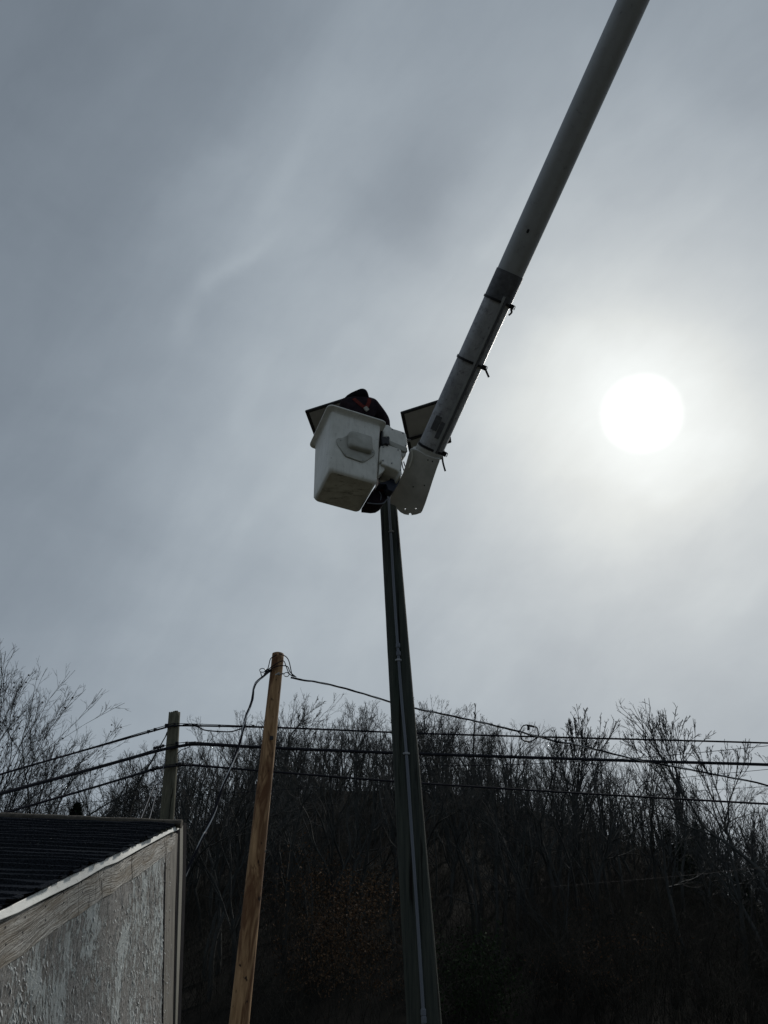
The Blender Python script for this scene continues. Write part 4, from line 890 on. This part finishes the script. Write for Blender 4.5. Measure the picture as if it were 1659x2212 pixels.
# harness: V of red webbing on the back
def backpt(u, v, lift_=.0):
    return P(u, v, 8.80 + lift_)
dg = bpy.context.evaluated_depsgraph_get()
jk = [o for o in man.children if o.name.startswith('jacket')][0]
def onjacket(u, v):
    off = wloc(jk); r_ = ray(u, v).normalized(); ok, loc, nrm, _ = jk.ray_cast(CO - off, r_)
    return (loc + off, nrm) if ok else (P(u, v, 8.8), -CD)
for pl_ in (Z1((575, 215), (610, 245), (645, 275), (680, 300)), Z1((722, 215), (718, 245), (705, 275), (690, 300))):
    pts = [onjacket(*q) for q in [((1 - t) * pl_[i][0] + t * pl_[i + 1][0], (1 - t) * pl_[i][1] + t * pl_[i + 1][1]) for i in range(3) for t in (0, .33, .66)] + [pl_[-1]]]
    rings = []
    for i, (p_, n_) in enumerate(pts):
        t_ = (pts[min(i + 1, len(pts) - 1)][0] - pts[max(i - 1, 0)][0]).normalized(); s_ = t_.cross(n_).normalized() * .022
        rings.append([p_ + s_ + n_ * .001, p_ + s_ + n_ * .007, p_ - s_ + n_ * .007, p_ - s_ + n_ * .001])
    MB().loft(rings).build('harness_strap', M['red'], man)
p_, n_ = onjacket(*Z1((690, 312))[0]); MB().box(p_ + n_ * .01, n_.orthogonal().normalized() * .028, n_.cross(n_.orthogonal()).normalized() * .028, n_ * .008).build('harness_ring', M['plug'], man, .006)

# ------------------------------------------------------------------ shed
CR = P(387, 1786, 6.0); CR.x = -1.6
SW = Vector((-1.6, 0, 0)); dn = Vector((.12, 0, -1)).normalized(); al = Vector((0, 1, 0)); wn_ = al.cross(dn).normalized(); wn_ = wn_ if wn_.x > 0 else -wn_
qw = Vector((-1.6, 6.38, 2.70))
shed = thing('shed', (-3.2, 4.5, 0), 'old shed with peeling pale blue plywood wall and black shingle roof at the lower left', 'shed')
def wp(u, v, off=0.0): return onplane(u, v, qw + wn_ * off, wn_)
rk_top = wp(383, 1797); rk_low = wp(0, 1988); rk = (rk_low - rk_top); sl_ = rk.z / rk.y
rk_end = rk_top + rk * 1.75
# wall panel
far_b = wp(402, 2212); near = rk_end
def down_to(p_, z=-.1): return p_ + dn * ((p_.z - z) / -dn.z)
wtop_far = wp(376, 1815)
wall_pts = [wtop_far, rk_end + dn * .05, down_to(rk_end), down_to(wtop_far)]
th = wn_ * .02
m_ = MB(); m_.add([p_ for p_ in wall_pts] + [p_ - th for p_ in wall_pts], [(0, 1, 2, 3), (7, 6, 5, 4), (0, 4, 5, 1), (1, 5, 6, 2), (2, 6, 7, 3), (3, 7, 4, 0)]); m_.build('wall', M['wall'], shed, 0)
from mathutils import noise as mnoise
# rough weather face of the panel: raised grain and lifting sheets
gy, gz = 520, 300; hgt_ = 2.3; span = rk_end + dn * .05 - wtop_far; vs = []
for j in range(gz + 1):
    for i in range(gy + 1):
        p_ = wtop_far + span * (i / gy) + dn * (hgt_ * j / gz); wy = p_.y + .25 * mnoise.noise(Vector((p_.y * 1.3, p_.z * 1.3, 4)))
        h_ = mnoise.noise(Vector((wy * 42, p_.z * 5, 0))) * .0042 + mnoise.noise(Vector((wy * 95, p_.z * 16, 3))) * .0030
        k_ = mnoise.noise(Vector((wy * 9, p_.z * 4.5, 8))) + .45 * mnoise.noise(Vector((wy * 30, p_.z * 12, 5))); h_ += .0045 if k_ > .12 else 0
        edge_ = min(i, gy - i, j, gz - j, 3) / 3
        vs.append(p_ + wn_ * (.001 + (h_ * .55 + .004) * edge_))
q_ = [(j * (gy + 1) + i, j * (gy + 1) + i + 1, (j + 1) * (gy + 1) + i + 1, (j + 1) * (gy + 1) + i) for j in range(gz) for i in range(gy)]
wf = bpy.data.meshes.new('face'); wf.from_pydata(vs, [], q_); link('plywood_face', wf, M['wall'], shed, None)
fl = MB(); g6 = random.Random(21); wl = (rk_end - rk_top).length
clus = [(g6.random(), g6.uniform(.03, 1.5), g6.uniform(.04, .16), g6.uniform(.10, .40)) for _ in range(60)]
for _ in range(5200):
    ct, cd, sa, sb = g6.choice(clus); t = ct + g6.gauss(0, sa) * .35; dd_ = cd + g6.gauss(0, sb)
    if not (0.02 < t < .98 and .0 < dd_ < 2.2): continue
    base = wtop_far.lerp(rk_end + dn * .05, t) + dn * dd_; lx = g6.uniform(.0018, .0075); lz = g6.uniform(.005, .026); tw_ = g6.gauss(0, .25)
    a_ = (al * math.cos(tw_) + dn * math.sin(tw_)); b_ = (dn * math.cos(tw_) - al * math.sin(tw_)); lift_ = g6.uniform(.002, .010)
    fl.add([base - a_ * lx + wn_ * .0055, base + a_ * lx * .8 + wn_ * .0055, base + a_ * lx * g6.uniform(.5, 1) + b_ * lz * .6 + wn_ * (.005 + lift_ * .5), base + a_ * lx * .2 + b_ * lz + wn_ * (.005 + lift_), base - a_ * lx * g6.uniform(.6, 1.1) + b_ * lz * .7 + wn_ * (.005 + lift_ * .8)], [(0, 1, 2, 3, 4)])
fo = link('peeling_paint', fl.mesh(), M['flake'], shed, None); fo['kind'] = 'stuff'
lft = Vector((-1, 0, .05)).normalized()
# other walls (plain, behind)
bk0 = wtop_far - th * 1.2; bk1 = bk0 + lft * 5.2; fr0 = rk_end - th * 1.2 + dn * .06; fr1 = fr0 + lft * 5.2
for a_, b_ in ((bk0, bk1), (fr0, fr1), (bk1, fr1)):
    nn_ = (b_ - a_).cross(Vector((0, 0, 1))).normalized() * .02; q = [a_, b_, down_to(b_), down_to(a_)]
    MB().add(q + [x + nn_ for x in q], [(0, 1, 2, 3), (7, 6, 5, 4), (0, 4, 5, 1), (1, 5, 6, 2), (2, 6, 7, 3), (3, 7, 4, 0)]).build('wall', M['wall'], shed)
link('rake_board', plate(Z4((-600, 1345), (0, 1085), (380, 920), (640, 790), (860, 650), (960, 620), (1405, 378), (1440, 372), (1425, 480), (1400, 520), (1330, 570), (1240, 640), (1120, 730), (985, 805), (925, 865), (850, 900), (740, 975), (640, 1050), (560, 1090), (300, 1275), (180, 1375), (60, 1450), (0, 1490), (-600, 1990)), qw + wn_ * .012, wn_, .012, bev=.002), M['fascia'], shed, 40)
link('drip_edge', plate(Z4((-600, 1255), (-300, 1135), (0, 1010), (400, 810), (700, 655), (1000, 520), (1300, 385), (1475, 300), (1462, 345), (1420, 362), (1395, 370), (1120, 520), (960, 612), (860, 648), (640, 778), (380, 905), (150, 1025), (0, 1085), (-600, 1345)), qw + wn_ * .03, wn_ + Vector((0, rk.z, -rk.y)).normalized() * .22, .014, bev=.003), M['drip'], shed, 40)
link('corner_board', plate(Z4((1355, 560), (1400, 540), (1440, 375), (1452, 380), (1430, 1000), (1412, 1930), (1398, 2600), (1318, 2600), (1330, 1930), (1340, 1200), (1352, 615)), qw + wn_ * .008, wn_, .018, bev=.002), M['trim'], shed, 40)
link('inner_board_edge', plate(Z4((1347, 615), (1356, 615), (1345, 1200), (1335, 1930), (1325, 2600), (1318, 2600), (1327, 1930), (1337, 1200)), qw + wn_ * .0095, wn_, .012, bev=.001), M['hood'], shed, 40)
link('dark_gap', plate(Z4((1470, 330), (1480, 340), (1450, 1000), (1430, 1930), (1418, 2600), (1402, 2600), (1416, 1930), (1434, 1000), (1450, 380)), qw + wn_ * .005, wn_, .02, bev=.001), M['hood'], shed, 40)  # black plate standing in for the shade in the gap between boards
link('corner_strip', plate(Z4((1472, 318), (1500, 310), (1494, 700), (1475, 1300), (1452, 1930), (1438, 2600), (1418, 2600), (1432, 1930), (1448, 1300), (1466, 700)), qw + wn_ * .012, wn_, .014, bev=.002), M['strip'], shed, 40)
link('corner_dark_board', plate(Z4((1498, 285), (1524, 292), (1520, 700), (1500, 1300), (1476, 1930), (1460, 2600), (1436, 2600), (1452, 1930), (1475, 1300), (1493, 700)), qw + wn_ * .014, wn_, .05, bev=.002), M['hood'], shed, 40)  # matte black outermost strip at the shed corner
g7 = random.Random(5)
nails = MB()
for k in range(9):
    x_ = 40 + k * 160; ym = 1085 - x_ * .50; hh = (300 if x_ < 500 else 200) * (1 - x_ / 2600)
    for f_ in (.25, .72):
        c = onplane(*Z4((x_ + g7.uniform(-14, 14), ym + hh * f_ + g7.uniform(-8, 8)))[0], qw + wn_ * .0125, wn_); nails.tube([c - wn_ * .002, c + wn_ * .0015], .0042, 8)
nails.build('nail_heads', M['black'], shed)
# roof: overlapping wavy shingle courses
g5 = random.Random(9)
r_c = wp(386, 1783, .045); r_l = wp(-150, 2034, .045); dv = (r_l - r_c); slope_len = dv.length; dv = dv.normalized()
ra = r_c.copy(); rl = PY(0, 1767, ra.y); lf = (rl - ra).normalized()
rn = lf.cross(dv).normalized(); rn = rn if rn.z > 0 else -rn
Lc = 34; NX = 90; m_ = MB(); expo = .135
wav = [[g5.gauss(0, 1) for _ in range(NX + 1)] for _ in range(Lc + 2)]
def smooth(a):
    for _ in range(4): a = [(a[max(i - 1, 0)] + a[i] * 2 + a[min(i + 1, len(a) - 1)]) / 4 for i in range(len(a))]
    return a
wav = [smooth(a) for a in wav]
XL = 5.4
for k in range(Lc):
    s0 = k * expo - .0; s1 = (k + 1) * expo + .012; rows = []
    for (s_, hgt) in ((s0 - .02, .000), ((s0 + s1) / 2, .010), (s1 - .006, .023), (s1, .021), (s1 + .001, .002)):
        row = []
        for i in range(NX + 1):
            x = XL * i / NX; wv_ = wav[k][i]; amp = .003 + .006 * min(1, k / 20)
            edge = s_ + (wv_ * amp if s_ > (s0 + s1) / 2 + .01 else 0)
            hh_ = hgt * (1 + .3 * wv_) + (.002 * wv_ if hgt > .01 else 0) + .003 * math.sin(x * 1.7 + k * .35) * math.sin(k * .21 + x) * min(1, x)
            row.append(ra + lf * x + dv * edge + rn * (max(hh_, 0) + .004))
        rows.append(row)
    n_ = NX + 1; vs = [p_ for r_ in rows for p_ in r_]; fs = [(a * n_ + b, a * n_ + b + 1, (a + 1) * n_ + b + 1, (a + 1) * n_ + b) for a in range(len(rows) - 1) for b in range(NX)]
    m_.add(vs, fs)
me = bpy.data.meshes.new('roof'); me.from_pydata(m_.v, [], m_.f); roof = link('roof', me, M['roof'], shed, 40)
MB().box(ra + lf * (XL / 2 + .11) + dv * (Lc * expo / 2) - rn * .03, lf * (XL / 2 - .06), dv * (Lc * expo / 2), rn * .022).build('roof_deck', M['trim'], roof)
cap = []
for i in range(70):
    x = -.02 + XL * i / 69; c = ra + lf * x - dv * .01 + rn * .01; r_ = .028 + g5.uniform(-.003, .004)
    cap.append([c + (dv * -math.cos(a) * 1.4 + rn * math.sin(a)) * r_ for a in [R_(q) for q in range(0, 360, 30)]])
MB().loft(cap).build('ridge_cap', M['cap'], roof, sharp=50)
# loose shingle slivers along the rake
for k in range(22):
    t = g5.random(); c = r_c.lerp(r_l, t) + rn * .012 + lf * g5.uniform(-.012, .01)
    MB().box(c, dv * g5.uniform(.02, .06), lf * .014, rn * .003).build('shingle_edge', M['roof'], roof)
print('objects', len(bpy.data.objects))
